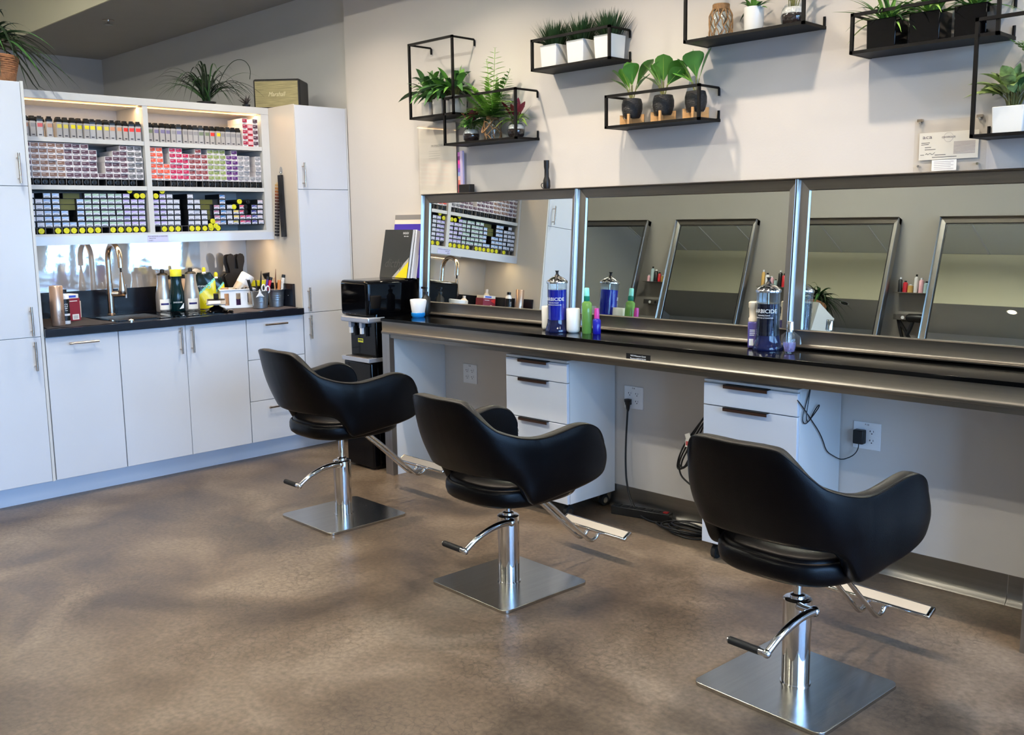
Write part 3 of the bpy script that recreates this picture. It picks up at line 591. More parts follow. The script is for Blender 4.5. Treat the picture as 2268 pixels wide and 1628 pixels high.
# ------------------------------------------------------------------ drawer trolleys
def trolley(x0, x1, label):
    t = thing('drawer_trolley', label, 'drawer unit', ((x0+x1)/2, -.19, 0)); w = (x1-x0)/2; f = -.179
    b = MB(); b.box((-w, f+.021, .077), (w, .18, .775), wdoorE); b.box((-w, f+.002, .772), (w, .18, .782), wdoorE); b.build('carcass', t, bevel=.001)
    zs = [.078, .276, .475, .674, .768]
    for i in range(4):
        b = MB(); b.box((-w, f, zs[i]+.002), (w, f+.018, zs[i+1]-.002), wdoor); o = b.build('drawer', t, bevel=.0012)
        b = MB(); z = zs[i+1]-.002; b.box((-w*.52, f-.018, z-.0005), (w*.42, f+.012, z+.003), blackM); b.box((-w*.52, f-.018, z-.012), (w*.42, f-.0155, z-.0005), mat('bronze_pull', (84, 62, 52), .35, .7)); b.build('handle', o)
    for sx_ in (-1, 1):
        for yy in (f+.05, .14):
            c = thing('caster', None, None); c.parent = t; del c
    for o in [o for o in t.children if o.name.startswith('caster')]: bpy.data.objects.remove(o)
    for sx_ in (-1, 1):
        for yy in (f+.05, .14):
            b = MB(); R = Matrix.Rotation(PI/2, 3, 'Y'); cx = sx_*(w-.04)
            b.lathe([(.02, -.011), (.029, -.010), (.030, 0), (.029, .010), (.02, .011)], rubber, (cx, yy, .030), 16, R); b.lathe([(.016, -.0125), (.016, .0125)], steel, (cx, yy, .030), 14, R)
            b.box((cx-.014, yy-.012, .06), (cx+.014, yy+.012, .077), black); b.build('caster', t)
    return t
trolley(1.797, 2.208, 'white drawer trolley on casters under the desk behind the middle chair')
trolley(2.978, 3.408, 'white drawer trolley under the desk behind the nearest chair')

# ------------------------------------------------------------------ styling chairs
def catmull(P, n):
    P = [Vector(p) for p in P]; out = []
    for i in range(len(P)-1):
        a = P[max(i-1, 0)]; b_ = P[i]; c = P[i+1]; d = P[min(i+2, len(P)-1)]
        for k in range(n):
            t = k/n; out.append(.5*((2*b_)+(c-a)*t+(2*a-5*b_+4*c-d)*t*t+(3*b_-a-3*c+d)*t**3))
    out.append(P[-1]); return out
def make_chair(lift):
    t = thing('salon_chair', 'x', 'chair', group='black salon chairs at the styling desk')
    # half profile stations from front of arm to middle of back: x, y, ztop, zbot
    S = [(.232, .272, .575, .492), (.238, .263, .625, .476), (.243, .234, .670, .465), (.247, .18, .697, .455), (.247, .12, .702, .447), (.243, .04, .690, .438), (.241, -.02, .682, .431), (.238, -.06, .680, .427), (.232, -.10, .684, .432), (.224, -.138, .697, .492), (.210, -.168, .722, .522), (.190, -.192, .757, .530), (.166, -.209, .797, .533), (.138, -.221, .828, .535), (.10, -.230, .835, .535), (.05, -.236, .836, .535), (0, -.238, .835, .535)]
    H = catmull([Vector((a_, b_, c)) for a_, b_, c, d in S], 4); Z = catmull([Vector((d, 0, 0)) for a_, b_, c, d in S], 4)
    full = [(p.x, p.y, p.z, z.x) for p, z in zip(H, Z)]; full = full+[(-x, y, a_, c) for x, y, a_, c in reversed(full[:-1])]
    N = len(full); vs = []; TH = .046; rings = []; M = 0; seamO = []; seamI = []
    for i, (x, y, zt, zb) in enumerate(full):
        a_ = Vector(full[max(i-1, 0)][:2]); c = Vector(full[min(i+1, N-1)][:2]); tg = (c-a_).normalized(); nr = Vector((-tg.y, tg.x)) # right->left through back: outward?
        if nr.dot(Vector((x, y+.02))) < 0: nr = -nr
        e_ = min(i, N-1-i); th = TH*min(1, .45+.2*e_); r = min(.016, (zt-zb)*.3)
        zt2 = zt+lift; zb2 = zb+lift; prof = []
        for k in range(5): q_ = PI/2*k/4; prof.append((th/2-r+r*math.sin(q_)*1.0, zb2+r-r*math.cos(q_)))   # bottom outer corner
        for k in range(1, 8): prof.append((th/2, zb2+r+(zt2-zb2-2*r)*k/8))
        rs = .006
        prof.append((th/2, zt2-rs)); prof.append((th/2-.001, zt2-.0035)); prof.append((th/2-.0035, zt2-.001)); prof.append((th/2-rs, zt2+.0005)); prof.append((0, zt2+.0022)); prof.append((-th/2+rs, zt2+.0005)); prof.append((-th/2+.001, zt2-.0035)); prof.append((-th/2, zt2-rs-.002))
        for k in range(7, 0, -1): prof.append((-th/2, zb2+r+(zt2-zb2-2*r)*k/8))
        for k in range(4, -1, -1): q_ = PI/2*k/4; prof.append((-th/2+r-r*math.sin(q_), zb2+r-r*math.cos(q_)))
        M = len(prof)
        for (o, z) in prof:
            h = max(0, z-lift-.53); back = max(0, min(1, (-y-.07)/.10)); lean = h*(.06+.28*back)
            bulge = .014*math.sin(PI*min(1, max(0, (z-zb2)/(zt2-zb2)))) if o > 0 else 0
            py = y-lean*back*1.0; px = x*(1-.0)+math.copysign(lean*(1-back)*.7, x)*(1 if abs(x) > 1e-4 else 0)
            vs.append((px+nr.x*(o+bulge), py+nr.y*(o+bulge), z))
        base = len(vs)-M; seamO.append(Vector(vs[base+13])+Vector((nr.x, nr.y, 0))*.0); seamI.append(Vector(vs[base+19]))
    b = MB(); fs = [(i*M+j, i*M+(j+1) % M, (i+1)*M+(j+1) % M, (i+1)*M+j) for i in range(N-1) for j in range(M)]
    fs += [tuple(range(M-1, -1, -1)), tuple((N-1)*M+j for j in range(M))]
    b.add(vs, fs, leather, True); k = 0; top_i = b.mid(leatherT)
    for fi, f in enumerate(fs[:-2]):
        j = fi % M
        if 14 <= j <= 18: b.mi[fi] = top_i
    sh = b.build('shell', t)
    b = MB(); b.tube(seamO, .0022, leather, n=6); b.build('outer_piping', sh); b = MB(); b.tube(seamI, .0018, leather, n=6); b.build('inner_piping', sh)
    # seat
    def srect(hw, yf, yb, z, pw=3.2, n=56):
        out = []
        for k in range(n):
            a_ = 2*PI*k/n; c = math.cos(a_); s_ = math.sin(a_); cy = (yf+yb)/2; hy = (yf-yb)/2
            out.append((hw*math.copysign(abs(c)**(2/pw), c), cy+hy*math.copysign(abs(s_)**(2/(pw if s_ > 0 else 2.3)), s_), z+lift))
        return out
    secs = [(.12, .17, -.12, .402, 2.6), (.196, .225, -.186, .403), (.212, .245, -.206, .408), (.221, .252, -.220, .420), (.224, .254, -.226, .440), (.223, .254, -.226, .462), (.219, .252, -.222, .474), (.212, .248, -.216, .478), (.209, .246, -.212, .474), (.207, .245, -.209, .484), (.198, .238, -.198, .492), (.165, .20, -.15, .497), (.10, .12, -.08, .499), (.03, .04, -.02, .500)]
    vs = []; n = 56
    for s_ in secs: vs += srect(s_[0], s_[1], s_[2], s_[3], s_[4] if len(s_) > 4 else 3.2)
    fs = [(i*n+j, i*n+(j+1) % n, (i+1)*n+(j+1) % n, (i+1)*n+j) for i in range(len(secs)-1) for j in range(n)]+[tuple(range(n-1, -1, -1)), tuple((len(secs)-1)*n+j for j in range(n))]
    b = MB(); b.add(vs, fs, leather, True); b.build('seat', t)
    # base
    b = MB(); pts = []
    for cx, cy, a0 in ((.197, .197, 0), (-.197, .197, 90), (-.197, -.197, 180), (.197, -.197, 270)):
        for k in range(6): a_ = math.radians(a0+18*k); pts.append((cx+.028*math.cos(a_), cy+.028*math.sin(a_)))
    b.prism(pts, (.0, .013), steelP); b.build('base_plate', t, bevel=.0015)
    b = MB(); b.lathe([(.0465, .013), (.0465, .017)], chrome, n=40); b.lathe([(.0425, .017), (.0425, .19)], chrome, n=40); b.lathe([(.0437, .19), (.0437, .284)], chrome, n=40); b.lathe([(.0437, .284), (.040, .288), (.02, .288)], chrome, n=40); b.build('column', t)
    b = MB(); b.lathe([(.0135, .288), (.0135, .39+lift)], chrome, n=20); b.lathe([(.023, .286), (.023, .298), (.014, .302)], chrome, n=24); b.box((-.11, -.09, .385+lift), (.11, .10, .404+lift), black); b.cyl((0, 0, .37+lift), (0, 0, .386+lift), .03, black); b.build('piston', t)
    b = MB(); b.tube([(.02, -.028, .274), (.06, -.052, .283), (.10, -.075, .294)], .0125, chrome, n=10); b.sphere((.105, -.078, .296), .0165, chrome)
    b.tube([(.105, -.078, .296), (.106, -.13, .302), (.104, -.19, .292), (.098, -.25, .268), (.090, -.295, .232)], lambda s_: .0135-.003*s_, chrome, n=12, smoothpts=2); b.sphere((.09, -.297, .230), .0135, chrome); b.build('pump_lever', t)
    b = MB(); b.cyl((.085, -.297, .230), (.066, -.297, .230), .0105, chrome); b.cyl((.066, -.297, .230), (-.035, -.297, .230), .0115, rubber); b.cyl((-.035, -.297, .230), (-.040, -.297, .230), .009, chrome); b.build('pedal_grip', t)
    # foot rest
    f = MB()
    for x in (-.032, .032): f.tube([(x, .08, .404+lift), (x, .16, .36+lift), (x, .415, .125+lift*.9), (x, .445, .105+lift*.9), (x, .475, .110+lift*.9), (x, .50, .138+lift*.9)], .0085, chrome, n=10, smoothpts=1)
    fr = f.build('footrest_rods', t)
    f = MB(); R = Matrix.Rotation(math.radians(26), 3, 'X'); R4 = Matrix.Translation((0, .505, .146+lift*.9)) @ R.to_4x4()
    f.box((-.19, -.026, -.007), (.19, .026, .008), chrome); f.v = [tuple(R4 @ Vector(v)) for v in f.v]; fb = f.build('foot_bar', t, bevel=.003)
    f = MB(); f.box((-.178, -.019, .008), (.178, .019, .0095), mat('satin_tread', (200, 198, 192), .35, .9)); f.v = [tuple(R4 @ Vector(v)) for v in f.v]; f.build('tread', fb)
    return t
for (x, y, l_, rz, lb) in [(3.843, -1.128, .0, -.055, 'black salon chair nearest the camera, on a square steel base'), (2.582, -1.135, -.029, -.045, 'black salon chair in the middle of the three'), (1.335, -1.06, .029, -.022, 'black salon chair nearest the cabinets, raised higher than the others')]:
    c = make_chair(l_); c.location = (x, y, 0); c.rotation_euler.z = rz; c['label'] = lb
# ------------------------------------------------------------------ wire wall shelves and plants
def wire_shelf(xl, xr, zb, zt, d, label):
    t = thing('wire_wall_shelf', label, 'shelf', (xl, 0, zb), group='black wire frame wall shelves'); w = xr-xl; h = zt-zb; r = .006
    b = MB()
    for x in (r, w-r): b.box((x-r, -d, 0), (x+r, -d+2*r, h), blackM)
    b.box((0, -d, h-2*r), (w, -d+2*r, h), blackM); b.box((0, -d, -.004), (w, -d+2*r, 2*r-.004), blackM)
    for x in (r, w-r):
        b.tube([(x, -d+r, h-r), (x, -.012, h-r), (x, -.007, h-r-.004), (x, -.007, h-.04)], r*.95, blackM, n=8)
        b.box((x-r, -d, -.004), (x+r, -.001, .008), blackM); b.cyl((x, -.007, 0), (x, -.007, .045), r*.95, blackM, n=8)
    b.build('frame', t)
    b = MB(); b.box((.002, -d+.002, -.003), (w-.002, -.002, .003), blackM); b.box((.002, -.006, .003), (w-.002, -.002, .012), blackM); b.build('tray', t)
    return t
SH = [(.845, 1.222, 2.020, 2.43, .175, 'tall black wire shelf at upper left holding three pale pots of dark leaves'), (1.135, 1.695, 1.858, 2.11, .175, 'black wire shelf with fern jar between two small glass bowls'),
      (1.795, 2.300, 2.178, 2.326, .165, 'low black wire shelf with three square white grass pots'), (2.270, 2.796, 1.865, 2.013, .165, 'low black wire shelf with three black pots on wooden stands'),
      (2.72, 3.285, 2.188, 2.60, .18, 'tall black wire shelf with rope wrapped jar, partly above the frame'), (3.468, 4.003, 2.050, 2.195, .165, 'low black wire shelf with three glossy black cube planters'), (3.925, 4.33, 1.711, 2.11, .17, 'tall black wire shelf at the right edge with white square planter')]
for s_ in SH: wire_shelf(*s_)
def green(name, c, v=.25): return mat(name, c, .45, var=v, vscale=14)
gD = green('leaf_dark', (58, 98, 50)); gM = green('leaf_mid', (92, 142, 58)); gF = green('leaf_fern', (150, 192, 92)); gB = green('leaf_fiddle', (88, 142, 60), .18); gG = green('leaf_grass', (36, 66, 34), .3); gV = mat('leaf_variegated', (142, 164, 100), .4, var=.8, vscale=34); gR = green('leaf_burgundy', (130, 34, 56), .3); gL = green('leaf_lime', (150, 180, 80), .2); gK = green('leaf_spider', (30, 46, 28), .3); stemM = mat('stem', (110, 110, 60), .6)
def sqpot(t, w, h, m, taper=1.0, r=.006):
    b = MB(); w0 = w*taper
    vs = [(-w0/2, -w0/2, 0), (w0/2, -w0/2, 0), (w0/2, w0/2, 0), (-w0/2, w0/2, 0), (-w/2, -w/2, h), (w/2, -w/2, h), (w/2, w/2, h), (-w/2, w/2, h)]
    q_ = w/2-.007; vs += [(-q_, -q_, h), (q_, -q_, h), (q_, q_, h), (-q_, q_, h), (-q_, -q_, h-.02), (q_, -q_, h-.02), (q_, q_, h-.02), (-q_, q_, h-.02)]
    fs = [(0, 3, 2, 1)]+[(i, (i+1) % 4, 4+(i+1) % 4, 4+i) for i in range(4)]+[(4+i, 4+(i+1) % 4, 8+(i+1) % 4, 8+i) for i in range(4)]+[(8+i, 8+(i+1) % 4, 12+(i+1) % 4, 12+i) for i in range(4)]
    b.add(vs, fs, m); b.build('pot', t, bevel=r*.5)
    b = MB(); b.box((-q_, -q_, h-.03), (q_, q_, h-.014), soil); b.build('soil', t)
def foliage(t, base, n, Lr, wr, m, spread=(20, 75), droop=.35, kind='ovate', seed=1, stem=0, name='foliage', r0=.02, bias=None, segs=6, fold=.15):
    R = random.Random(seed); b = MB(); ms = m if isinstance(m, (list, tuple)) else [m]
    for i in range(n):
        a = 2*PI*(i*.618+R.uniform(-.05, .05)); el = math.radians(R.uniform(*spread)); 
        d = Vector((math.cos(a)*math.cos(el), math.sin(a)*math.cos(el), math.sin(el)))
        if bias: d = (d+Vector(bias)).normalized()
        if d.y > .35: d.y = .35
        p = Vector(base)+Vector((math.cos(a), math.sin(a), 0))*r0*R.random(); L = R.uniform(*Lr)
        if stem:
            q_ = p+(d*.6+Vector((0, 0, .6))).normalized()*L*stem; b.tube([p, (p+q_)/2+Vector((0, 0, .01)), q_], .0018, stemM, n=5); p = q_
        b.leaf(p, d, L, R.uniform(*wr), R.choice(ms), droop*R.uniform(.5, 1.4), segs, kind, fold, R.uniform(-.5, .5))
    return b.build(name, t, recalc=False)
def frond(b, p, d, L, w, m, droop=.3, n=13):
    p = Vector(p); d = Vector(d).normalized(); pts = [p+d*L*t+Vector((0, 0, -1))*droop*L*t*t for t in [i/n for i in range(n+1)]]
    b.tube(pts, .0012, m, n=4); 
    for i in range(1, n+1):
        t = i/n; tg = (pts[i]-pts[i-1]).normalized(); sd = tg.cross(Vector((0, 0, 1)))
        sd = sd.normalized() if sd.length > .05 else Vector((1, 0, 0)); ll = w*math.sin(PI*min(1, .12+t*.86))**.8+.004
        for s_ in (-1, 1): b.leaf(pts[i], sd*s_+tg*.45, ll, ll*.38, m, .15, 3, 'ovate', .0)
D = -.092
for i, (x, w) in enumerate([(.925, .066), (1.035, .08), (1.15, .088)]):
    t = thing('potted_plant', 'dark leafy plant in pale grey square pot, %s on the upper left shelf' % ORD[i], 'plant', (x, D, 2.024), group='leafy plants in pale grey pots')
    sqpot(t, w, .085+.008*i, mat('pale_grey_pot', (196, 192, 186), .5), .94); foliage(t, (0, 0, .085), 46, (.10, .19), (.026, .042), [gD, gD, gM], (0, 85), .55, 'ovate', 11+i, stem=.42)
# glass bowls with burgundy plants
def glassbowl(t, r, h):
    pr = [(.001, .002), (r*.7, .003), (r*.95, h*.25), (r, h*.5), (r*.93, h*.76), (r*.7, h*.98), (r*.68, h)]
    b = MB(); b.lathe(pr+[(r*.66, h), (r*.9, h*.75), (r*.97, h*.5), (r*.92, h*.25), (r*.66, .006), (.001, .006)], glass, n=24, cap=False); b.build('glass_bowl', t)
    b = MB(); b.lathe([(.001, .008), (r*.66, .008), (r*.9, h*.27), (r*.955, h*.5), (r*.93, h*.6), (.001, h*.6)], soil, n=20, cap=False); b.build('soil', t)
    b = MB(); b.lathe([(.001, h*.60), (r*.935, h*.605), (r*.88, h*.76), (r*.7, h*.88), (.001, h*.9)], pebble, n=20, cap=False); b.build('pebbles', t)
for i, x in enumerate((1.270, 1.615)):
    t = thing('glass_bowl_plant', '%s burgundy and green plant in a round glass bowl beside the fern jar' % ('left' if i == 0 else 'right'), 'plant', (x, D, 1.862), group='glass bowl plants')
    glassbowl(t, .046, .082); foliage(t, (0, 0, .078), 9, (.07, .11), (.03, .042), gR, (35, 85), .2, 'ovate', 31+i, stem=.4, name='burgundy_leaves'); foliage(t, (0, 0, .075), 20, (.045, .08), (.014, .022), [gL, gM, gL], (-5, 60), .5, 'ovate', 41+i, stem=.5, name='green_leaves'); foliage(t, (0, 0, .08), 14, (.09, .14), (.003, .005), [gM, gD], (5, 70), .35, 'blade', 45+i, name='grass_blades')
def ropejar(t, r, h, seed, net=True):
    pr = [(.001, 0), (r*.9, .001), (r, .012), (r, h*.66), (r*.9, h*.76), (r*.66, h*.84), (r*.64, h*.97), (r*.68, h)]
    b = MB(); b.lathe(pr+[(r*.62, h), (r*.6, h*.86), (r*.94, h*.66), (r*.95, .014), (.001, .008)], glass, n=24, cap=False); b.build('glass_jar', t)
    b = MB()
    for k in range(7): b.tube([(r*.70*math.cos(a), r*.70*math.sin(a), h*(.84+.02*k)) for a in [2*PI*j/20 for j in range(20)]], .0028, ropeM, n=6, closed=True)
    if net:
        n = 9
        for k in range(n):
            for s_ in (-1, 1):
                pts = []
                for j in range(17):
                    u = j/16; a = 2*PI*k/n+s_*u*2*PI/n*1.5+.06*math.sin(u*18); rr = r*1.02 if u > .24 else r*(.72+.3*u/.24)
                    pts.append((rr*math.cos(a), rr*math.sin(a), h*.84*(1-u)+.004))
                b.tube(pts, .0024, ropeM, n=5)
        b.tube([(r*1.02*math.cos(a), r*1.02*math.sin(a), .006) for a in [2*PI*j/20 for j in range(20)]], .003, ropeM, n=6, closed=True)
    else:
        b.tube([(r*.6, -r*.3, h*.86), (r*.75, -r*.9, h*.7), (r*.1, -r*1.2, h*.42), (-r*.9, -r*.95, h*.3), (-r*1.15, -r*.6, h*.45), (-r*.8, -r*.5, h*.8)], .0038, ropeM, smoothpts=2)
        for k in range(3):
            b.tube([(r*1.03*math.cos(a+k), r*1.03*math.sin(a+k), h*(.1+.25*k)+.02*math.sin(3*a)) for a in [2*PI*j/20 for j in range(20)]], .0022, ropeM, n=5, closed=True)
        for k in range(6):
            a = k*1.05; b.tube([(r*1.02*math.cos(a+.5*u), r*1.02*math.sin(a+.5*u), h*.8*(1-u)+.004) for u in [j/8 for j in range(9)]], .002, ropeM, n=5)
    b.build('rope', t)
t = thing('fern_jar', 'tall green fern in a glass jar wrapped with jute rope', 'plant', (1.440, D, 1.862))
ropejar(t, .046, .135, 2, net=False)
b = MB(); R = random.Random(5)
for (dx, dz, L, w, dr) in [(-.75, .75, .26, .055, .55), (-.5, 1.1, .27, .06, .35), (-.9, .45, .24, .05, .35), (-.35, .9, .22, .06, .2), (-.6, .3, .2, .045, .3), (.05, 1, .22, .055, .1), (.35, 1.15, .34, .06, .05), (.55, .8, .30, .055, .25), (.85, .75, .30, .06, .45), (.95, .4, .22, .05, .3), (.2, .7, .2, .05, .3), (.6, .45, .19, .045, .3), (-.2, .6, .18, .05, .4), (.15, 1.3, .27, .05, .0), (-.95, .7, .22, .05, .7), (.4, .6, .24, .05, .4), (-.1, 1.2, .25, .05, .2), (-.45, .55, .22, .05, .2)]:
    frond(b, (0, 0, .11), (dx, R.uniform(-.35, .1), dz), L*1.15, w*1.25, gF if R.random() > .35 else gM, dr)
    frond(b, (0, 0, .11), (dx+R.uniform(-.2, .2), R.uniform(-.45, .1), dz*R.uniform(.5, .9)), L*.85, w*1.15, gF if R.random() > .35 else gM, dr)
b.build('fronds', t, recalc=False)
# grass in white cubes
def bladegrass(t, z, n, w, L, m, seed, wid=(.0035, .006), spread=.55, droop=.18):
    R = random.Random(seed); b = MB()
    for i in range(n):
        x, y = R.uniform(-w, w), R.uniform(-w, w); d = Vector((x/w*spread+R.uniform(-.2, .2), min(.3, y/w*spread*.8+R.uniform(-.2, .2)), 1)); b.leaf((x*.8, y*.8, z), d, R.uniform(*L), R.uniform(*wid), m, droop*R.random(), 4, 'blade', .2)
    return b.build('foliage', t, recalc=False)
for i, x in enumerate((1.888, 2.062, 2.235)):
    t = thing('potted_grass', 'dark spiky grass in a white square pot, %s from left on its shelf' % ORD[i], 'plant', (x, -.085, 2.182), group='grass in white square pots')
    sqpot(t, .108, .112, white, .9); bladegrass(t, .10, 330, .046, (.09, .155), gG, 60+i)
# fiddle leaf in black pots on wooden stands
for i, x in enumerate((2.372, 2.550, 2.725)):
    t = thing('fiddle_leaf_plant', 'broad leaved plant in a black pot on a wooden cross stand, %s from left' % ORD[i], 'plant', (x, -.088, 1.869), group='broad leaved plants in black pots')
    b = MB()
    for rz in (.35, .35+PI/2):
        Rz = Matrix.Rotation(rz, 3, 'Z'); P = [(-.058, 0), (-.030, 0), (-.020, .010), (0, .014), (.020, .010), (.030, 0), (.058, 0), (.058, .052), (.045, .052), (.040, .034), (-.040, .034), (-.045, .052), (-.058, .052)]
        RR = Rz @ Matrix(((1, 0, 0), (0, 0, -1), (0, 1, 0))); b.prism(P, (-.005, .005), wood, RR)
    b.build('stand', t)
    b = MB(); b.lathe([(.001, .035), (.034, .036), (.041, .046), (.048, .075), (.048, .100), (.042, .122), (.038, .124), (.038, .118), (.001, .116)], mat('black_textured_ceramic', (30, 30, 31), .4, bump=.5, bscale=120, stretch=(1, 1, 3)), n=28); b.build('pot', t)
    b = MB(); R = random.Random(80+i)
    K = [(-.7, -.2, 1.1, .12), (.75, .1, 1.2, .13), (-.35, -.5, 1.5, .10), (.3, -.45, 1.3, .115), (.95, -.2, .8, .10), (-1, .0, .75, .09), (.1, -.6, 1.9, .1)]
    if i == 2: K = [(-.6, -.3, 1.3, .12), (.25, -.55, 1.0, .13), (.6, .1, 1.6, .125), (0, .2, 1.8, .13), (-.9, 0, .9, .1)]
    for dx, dy, dz, L in K:
        d = Vector((dx, dy, dz)).normalized(); p = Vector((dx*.006, 0, .116)); q_ = p+Vector((d.x*.55, d.y*.5, 1)).normalized()*R.uniform(.045, .07); b.tube([p, q_], .002, stemM, n=6)
        b.leaf(q_, d, L*1.28, L*.76, gB, .12+.2*R.random(), 9, 'fiddle', .10, R.uniform(-.6, .6)); b.tube([q_+d*L*1.28*u_+Vector((0, -.0012, -(.2)*L*u_*u_*.9)) for u_ in (0, .3, .6, .85)], .0011, gL, n=4)
    b.build('foliage', t, recalc=False)
# tall upper middle shelf
t = thing('rope_jar', 'clear glass jar in a knotted jute net on the upper middle shelf', 'jar', (2.845, -.085, 2.192)); ropejar(t, .048, .15, 4)
t = thing('potted_plant', 'small green plant in a round white pot on the upper middle shelf', 'plant', (3.005, -.085, 2.192))
b = MB(); b.lathe([(.001, 0), (.036, 0), (.039, .006), (.042, .108), (.039, .108), (.038, .098), (.001, .096)], white, n=28); b.build('pot', t); foliage(t, (0, 0, .098), 18, (.06, .12), (.012, .02), [gD, gM], (10, 75), .5, 'blade', 91)
t = thing('glass_bowl_plant', 'glass bowl of dark soil and pebbles at the right of the upper middle shelf', 'plant', (3.185, -.085, 2.192), group='glass bowl plants'); glassbowl(t, .050, .09); foliage(t, (0, 0, .085), 16, (.06, .1), (.015, .02), [gL, gD], (30, 80), .2, 'ovate', 92, stem=.4)
# black cubes
for i, x in enumerate((3.575, 3.735, 3.895)):
    t = thing('potted_grass', 'long bladed green plant in a glossy black cube planter, %s from left' % ORD[i], 'plant', (x, -.082, 2.054), group='plants in glossy black cubes')
    sqpot(t, .112, .112, blackG, .97); R = random.Random(100+i); b = MB()
    for k in range(46):
        a = R.uniform(0, 2*PI); el = R.uniform(.25, 1.35); d = Vector((math.cos(a)*math.cos(el), min(.3, math.sin(a)*math.cos(el)*.8), math.sin(el))); b.leaf((R.uniform(-.02, .02), R.uniform(-.02, .02), .10), d, R.uniform(.15, .26), R.uniform(.009, .014), R.choice([gM, gM, gD, gF]), R.uniform(.2, .7), 8, 'blade', .2)
    b.build('foliage', t, recalc=False)
t = thing('potted_plant', 'large variegated leafy plant in a white square planter at the right edge', 'plant', (4.035, -.085, 1.716)); sqpot(t, .104, .094, white, .94)
foliage(t, (0, 0, .088), 40, (.09, .15), (.042, .06), [gV, gV, gV, gD], (15, 85), .45, 'ovate', 120, stem=.5, segs=7)
t = thing('fern', 'green fern fronds beside the white planter at the right edge', 'plant', (4.225, -.09, 1.716)); b = MB(); b.lathe([(.001, 0), (.035, 0), (.042, .09), (.001, .09)], white, n=20); b.build('pot', t); b = MB()
for k in range(16): a = k*2.4; frond(b, (0, 0, .09), (math.cos(a)*.7, min(.3, math.sin(a)*.5), 1.1), .30+.02*(k % 5), .06, gF if k % 2 else gM, .25)
b.build('fronds', t, recalc=False)
# plants and speaker on top of the cabinets
t = thing('potted_plant', 'drooping ponytail palm in a wicker basket on the left tall cabinet', 'plant', (-.25, -2.01, 2.166))
b = MB(); b.lathe([(.001, 0), (.085, 0), (.105, .02), (.118, .135), (.122, .14), (.118, .148), (.108, .147), (.103, .13), (.001, .125)], wickerM, n=32)
for k in range(13):
    b.tube([((.094+.0024*k)*math.cos(a), (.094+.0024*k)*math.sin(a), .008+k*.0105+.002*math.sin(a*16+k*PI)) for a in [2*PI*j/48 for j in range(48)]], .0052, wickerM, n=5, closed=True)
b.build('basket', t)
b = MB(); b.lathe([(.02, .12), (.018, .17), (.014, .22)], stemM, n=10); b.build('trunk', t)
b = MB(); R = random.Random(7)
for k in range(90):
    a = R.uniform(0, 2*PI); el = R.uniform(.1, 1.3); d = Vector((math.cos(a)*math.cos(el), math.sin(a)*math.cos(el), math.sin(el))); L = R.uniform(.28, .50); b.leaf((R.uniform(-.01, .01), R.uniform(-.01, .01), .21+R.uniform(-.03, .03)), d, L, R.uniform(.014, .024), R.choice([gD, gK, gK]), R.uniform(.5, 1.35), 10, 'blade', .2)
b.v = [(x, y, max(z, .003) if (x < .275 and y < .08) else max(z, .003) if x < -.02 else z) for x, y, z in b.v]
b.build('foliage', t, recalc=False)
t = thing('spider_plant', 'dark wispy grass plant on top of the wall shelves left of the speaker', 'plant', (-.47, -.72, 2.166)); b = MB(); b.lathe([(.001, 0), (.05, 0), (.06, .03), (.001, .03)], black, n=20); b.build('pot', t); b = MB(); R = random.Random(17)
for k in range(75):
    a = R.uniform(0, 2*PI); el = R.uniform(.7, 1.3); d = Vector((math.cos(a)*math.cos(el)*.5, math.sin(a)*math.cos(el)*1.1, math.sin(el))); L = R.uniform(.42, .72); b.leaf((R.uniform(-.02, .02), R.uniform(-.02, .02), .03), d, L, R.uniform(.009, .014), R.choice([gK, gK, gK, gD]), math.sin(el)*R.uniform(.8, 1.06), 14, 'blade', .2)
for k in range(10): b.leaf((0, 0, .03), (R.uniform(-.3, .3), R.uniform(-.3, .3), 1), .16, .02, gM, .05, 6, 'blade', .3)
b.v = [(x, y, max(z, .004)) for x, y, z in b.v]
b.build('foliage', t, recalc=False)
b = MB(); b.tube([(-.47, -.66, 2.25), (-.47, -.60, 2.38), (-.47, -.52, 2.47), (-.47, -.44, 2.48), (-.47, -.40, 2.43), (-.47, -.41, 2.36)], .0022, gK, n=5, smoothpts=3); o = b.build('runner', t); o.parent = t; o.matrix_parent_inverse = Matrix.Translation(-Vector(t.location))
t = thing('succulent', 'small spiky dark succulent just left of the speaker', 'plant', (-.40, -.485, 2.166)); b = MB(); b.lathe([(.001, 0), (.022, 0), (.026, .025), (.001, .025)], black, n=14); b.build('pot', t); foliage(t, (0, 0, .025), 26, (.04, .075), (.008, .012), mat('leaf_succulent', (74, 66, 62), .5, var=.3), (15, 85), .1, 'blade', 130, r0=.005)
t = thing('speaker', 'black box speaker with a tan woven front on top of the cabinets', 'speaker', (-.35, -.265, 2.166), math.radians(-48))
b = MB(); b.box((-.13, -.15, .004), (.085, .15, .186), mat('black_vinyl', (20, 19, 19), .5, bump=.3, bscale=300)); b.build('cabinet', t, bevel=.012, bseg=3)
b = MB(); b.box((.085, -.138, .012), (.088, .138, .172), mat('grille_cloth', (146, 136, 98), .8, var=.35, vscale=14, stretch=(1, 1, 28), bump=.3, bscale=60)); g = b.build('grille', t)
for y in (-.12, .12):
    b = MB(); b.box((-.10, y-.01, 0), (.06, y+.01, .005), rubber); b.build('foot', t)
text('Marshall', .040, FX((.0885, -.0, .09)), mat('gold_script', (206, 196, 160), .4), g, sx=.8, shear=.35)
